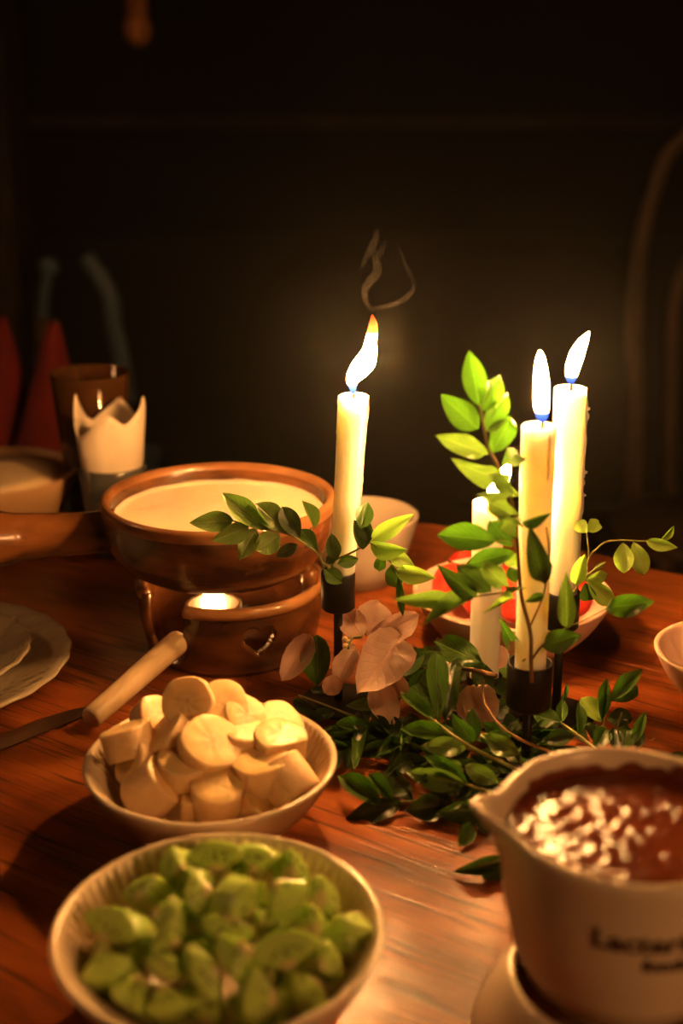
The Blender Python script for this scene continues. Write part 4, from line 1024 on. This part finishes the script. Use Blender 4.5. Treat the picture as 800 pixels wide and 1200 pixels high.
tag(link('bowl_filling', lathe('bowl_filling', [(.0005,.0635),(.04,.0640),(.0745,.0625),(.068,.054),(.05,.035),(.0005,.02)], M['porridge'], 48, (TB.x, TB.y, 0), lambda i, r, z, a: (r, z+.002*noise.noise(Vector((r*60*math.cos(a), r*60*math.sin(a), 0)))))), 'smooth pale food filling the tan bowl', 'food', kind='stuff')
# red upholstered chair back beyond the table
rc = thing('red_chair', 'chair with a dark red cushioned back beyond the table, at the left edge', 'chair', (-.62,1.75,FZ))
def cushion(px0, px1, pyt, pyb, d, peak, name, parent):
    V, F = [], []; nx, ny = 16, 16
    for s in (0, 1):
        for j in range(ny+1):
            for i in range(nx+1):
                u, v = i/nx, j/ny; w = 1-v*(1-peak)
                x = px0+(px1-px0)*(.5+(u-.5)*w); y = pyb+(pyt-pyb)*v
                bul = .03*(math.sin(pi*min(.97, max(.03, u)))**.5)*(math.sin(pi*min(.97, max(.03, v)))**.5)
                V.append(P(x, y, d)+Vector((0, bul if s else -bul, 0)))
    o1 = (nx+1)*(ny+1)
    for j in range(ny):
        for i in range(nx):
            a = j*(nx+1)+i; F.append((a, a+1, a+nx+2, a+nx+1)); F.append((o1+a, o1+a+nx+1, o1+a+nx+2, o1+a+1))
    loop = [i for i in range(nx+1)]+[j*(nx+1)+nx for j in range(1, ny+1)]+[ny*(nx+1)+i for i in range(nx-1, -1, -1)]+[j*(nx+1) for j in range(ny-1, 0, -1)]
    for a, b in zip(loop, loop[1:]+loop[:1]): F.append((b, a, o1+a, o1+b))
    part(name, mesh(name, V, F, M['redcloth']), parent)
cushion(-60, 62, 372, 560, 1.72, .10, 'cushion', rc)
cushion(12, 112, 378, 560, 1.66, .14, 'cushion', rc)
part('seat', box('seat', (-.86,1.50,-.34), (-.34,1.85,-.28), M['redcloth'], .02), rc)
for sx in (-.83,-.37):
    for sy in (1.53, 1.82): part('leg', box('leg', (sx-.02,sy-.02,FZ), (sx+.02,sy+.02,-.34), M['beam'], .003), rc)
for sx in (-.80,-.42): part('back_post', box('back_post', (sx-.015,1.80,-.3), (sx+.015,1.83,.10), M['beam'], .003), rc)

# ------------------------------------------------------------ dim things in the room
hang = P(162, -60, 2.6); hb = P(162, 54, 2.6)
hl = thing('hanging_ornament', 'orange brown wooden stick hanging from the ceiling at upper left', 'ornament', (hb.x, hb.y, hb.z))
part('rod', tube('rod', [Vector((hb.x, hb.y, 1.75)), Vector((hb.x, hb.y, hb.z+.05))], .020, M['hangwood'], 16), hl)
part('tip', blob('tip', .027, M['hangwood'], 2, .05, 1, (1,1,1.2), 0, (hb.x, hb.y, hb.z+.03)), hl)
bc = thing('metal_chair', 'blue grey tubular chair faintly visible in the dark at the left', 'chair', (-.55, 2.5, FZ))
part('back_tube', tube('back_tube', smooth_path([P(100,300,2.5), P(118,325,2.5), P(130,350,2.5), P(133,380,2.5), P(140,410,2.5), P(150,470,2.5)], 6), .016, M['bluegrey'], 12), bc)
part('back_glint', blob('back_glint', .020, M['bluegrey'], 2, .05, 1, (1,1,1), 0, P(57,312,2.5)), bc)  # blob shaped to stand for a bluish glint on the frame
part('back_tube', tube('back_tube', smooth_path([P(57,312,2.5), P(50,360,2.5), P(48,430,2.5), P(46,520,2.5)], 6), .010, M['bluegrey'], 12), bc)
s0 = P(100,520,2.5)
part('seat', box('seat', (s0.x-.16,2.15,s0.z-.03), (s0.x+.16,2.5,s0.z), M['bluegrey'], .008), bc)
for sx in (-.14,.14):
    for sy in (2.18, 2.47): part('leg', tube('leg', [Vector((s0.x+sx, sy, s0.z-.02)), Vector((s0.x+sx*1.1, sy, FZ))], .012, M['bluegrey'], 10), bc)
bw = thing('bentwood_chair', 'bentwood chair back curving faintly in the dark at the right', 'chair', (.68, 2.35, FZ))
part('back_hoop', tube('back_hoop', smooth_path([P(742,600,2.3), P(744,480,2.3), P(742,380,2.3), P(748,300,2.3), P(765,225,2.3), P(790,170,2.3), P(850,140,2.3), P(910,180,2.3), P(930,280,2.3), P(935,400,2.3), P(935,600,2.3)], 6), .015, M['bentwood'], 14), bw)
part('back_hoop', tube('back_hoop', smooth_path([P(785,600,2.31), P(786,440,2.31), P(795,330,2.31), P(838,270,2.31), P(880,330,2.31), P(890,440,2.31), P(890,600,2.31)], 6), .011, M['bentwood'], 12), bw)
s1 = P(838,600,2.2)
part('seat', lathe('seat', [(.0005,s1.z-.03),(.19,s1.z-.03),(.20,s1.z-.015),(.19,s1.z),(.0005,s1.z)], M['bentwood'], 40, (s1.x, 2.15, 0)), bw)
for sx in (-.13,.13):
    for sy in (-.13,.13): part('leg', tube('leg', [Vector((s1.x+sx, 2.15+sy, s1.z-.02)), Vector((s1.x+sx*1.25, 2.15+sy*1.25, FZ))], .014, M['bentwood'], 10), bw)

# ------------------------------------------------------------ smoke above the left flame, and a thin haze added for the glow round the flames
def volume_mat(name, dens, col, aniso):
    m = bpy.data.materials.new(name); m.use_nodes = True; t = m.node_tree
    t.nodes.remove(t.nodes['Principled BSDF']); out = [n for n in t.nodes if n.type == 'OUTPUT_MATERIAL'][0]
    v = N(t, 'ShaderNodeVolumeScatter'); v.inputs['Color'].default_value = (*col, 1); v.inputs['Density'].default_value = dens; v.inputs['Anisotropy'].default_value = aniso
    t.links.new(v.outputs[0], out.inputs['Volume']); return m
M['smoke'] = volume_mat('smoke', 1.9, (0.95, 0.92, 0.9), 0.2)
sm = thing('smoke_wisp', 'thin wisp of smoke curling above the orange tipped flame', 'smoke', P(436,368,.82))
for pts, rr in (([(436,364),(428,352),(427,340),(433,330),(441,322),(442,312),(440,303),(446,295),(449,286)], .0022),
                ([(436,362),(448,360),(462,356),(474,350),(483,342),(484,334)], .0017),
                ([(424,312),(430,300),(436,290),(441,276),(442,268)], .0022),
                ([(484,334),(480,320),(473,306),(468,290)], .0012)):
    sp = smooth_path([P(x, y, .82+.004*math.sin(x)) for x, y in pts], 6); n = len(sp)
    part('wisp', tube('wisp', sp, [rr*(.3+.9*math.sin(pi*(.08+.84*i/(n-1)))) for i in range(n)], M['smoke'], 10, 1.6), sm)
wt = W.node_tree; wv = wt.nodes.new('ShaderNodeVolumeScatter')      # haze added to the room's air to give the flames a halo
wv.inputs['Color'].default_value = (0.98, 0.96, 0.94, 1); wv.inputs['Density'].default_value = 0.0036; wv.inputs['Anisotropy'].default_value = 0.9
wt.links.new(wv.outputs[0], [n for n in wt.nodes if n.type == 'OUTPUT_WORLD'][0].inputs['Volume'])
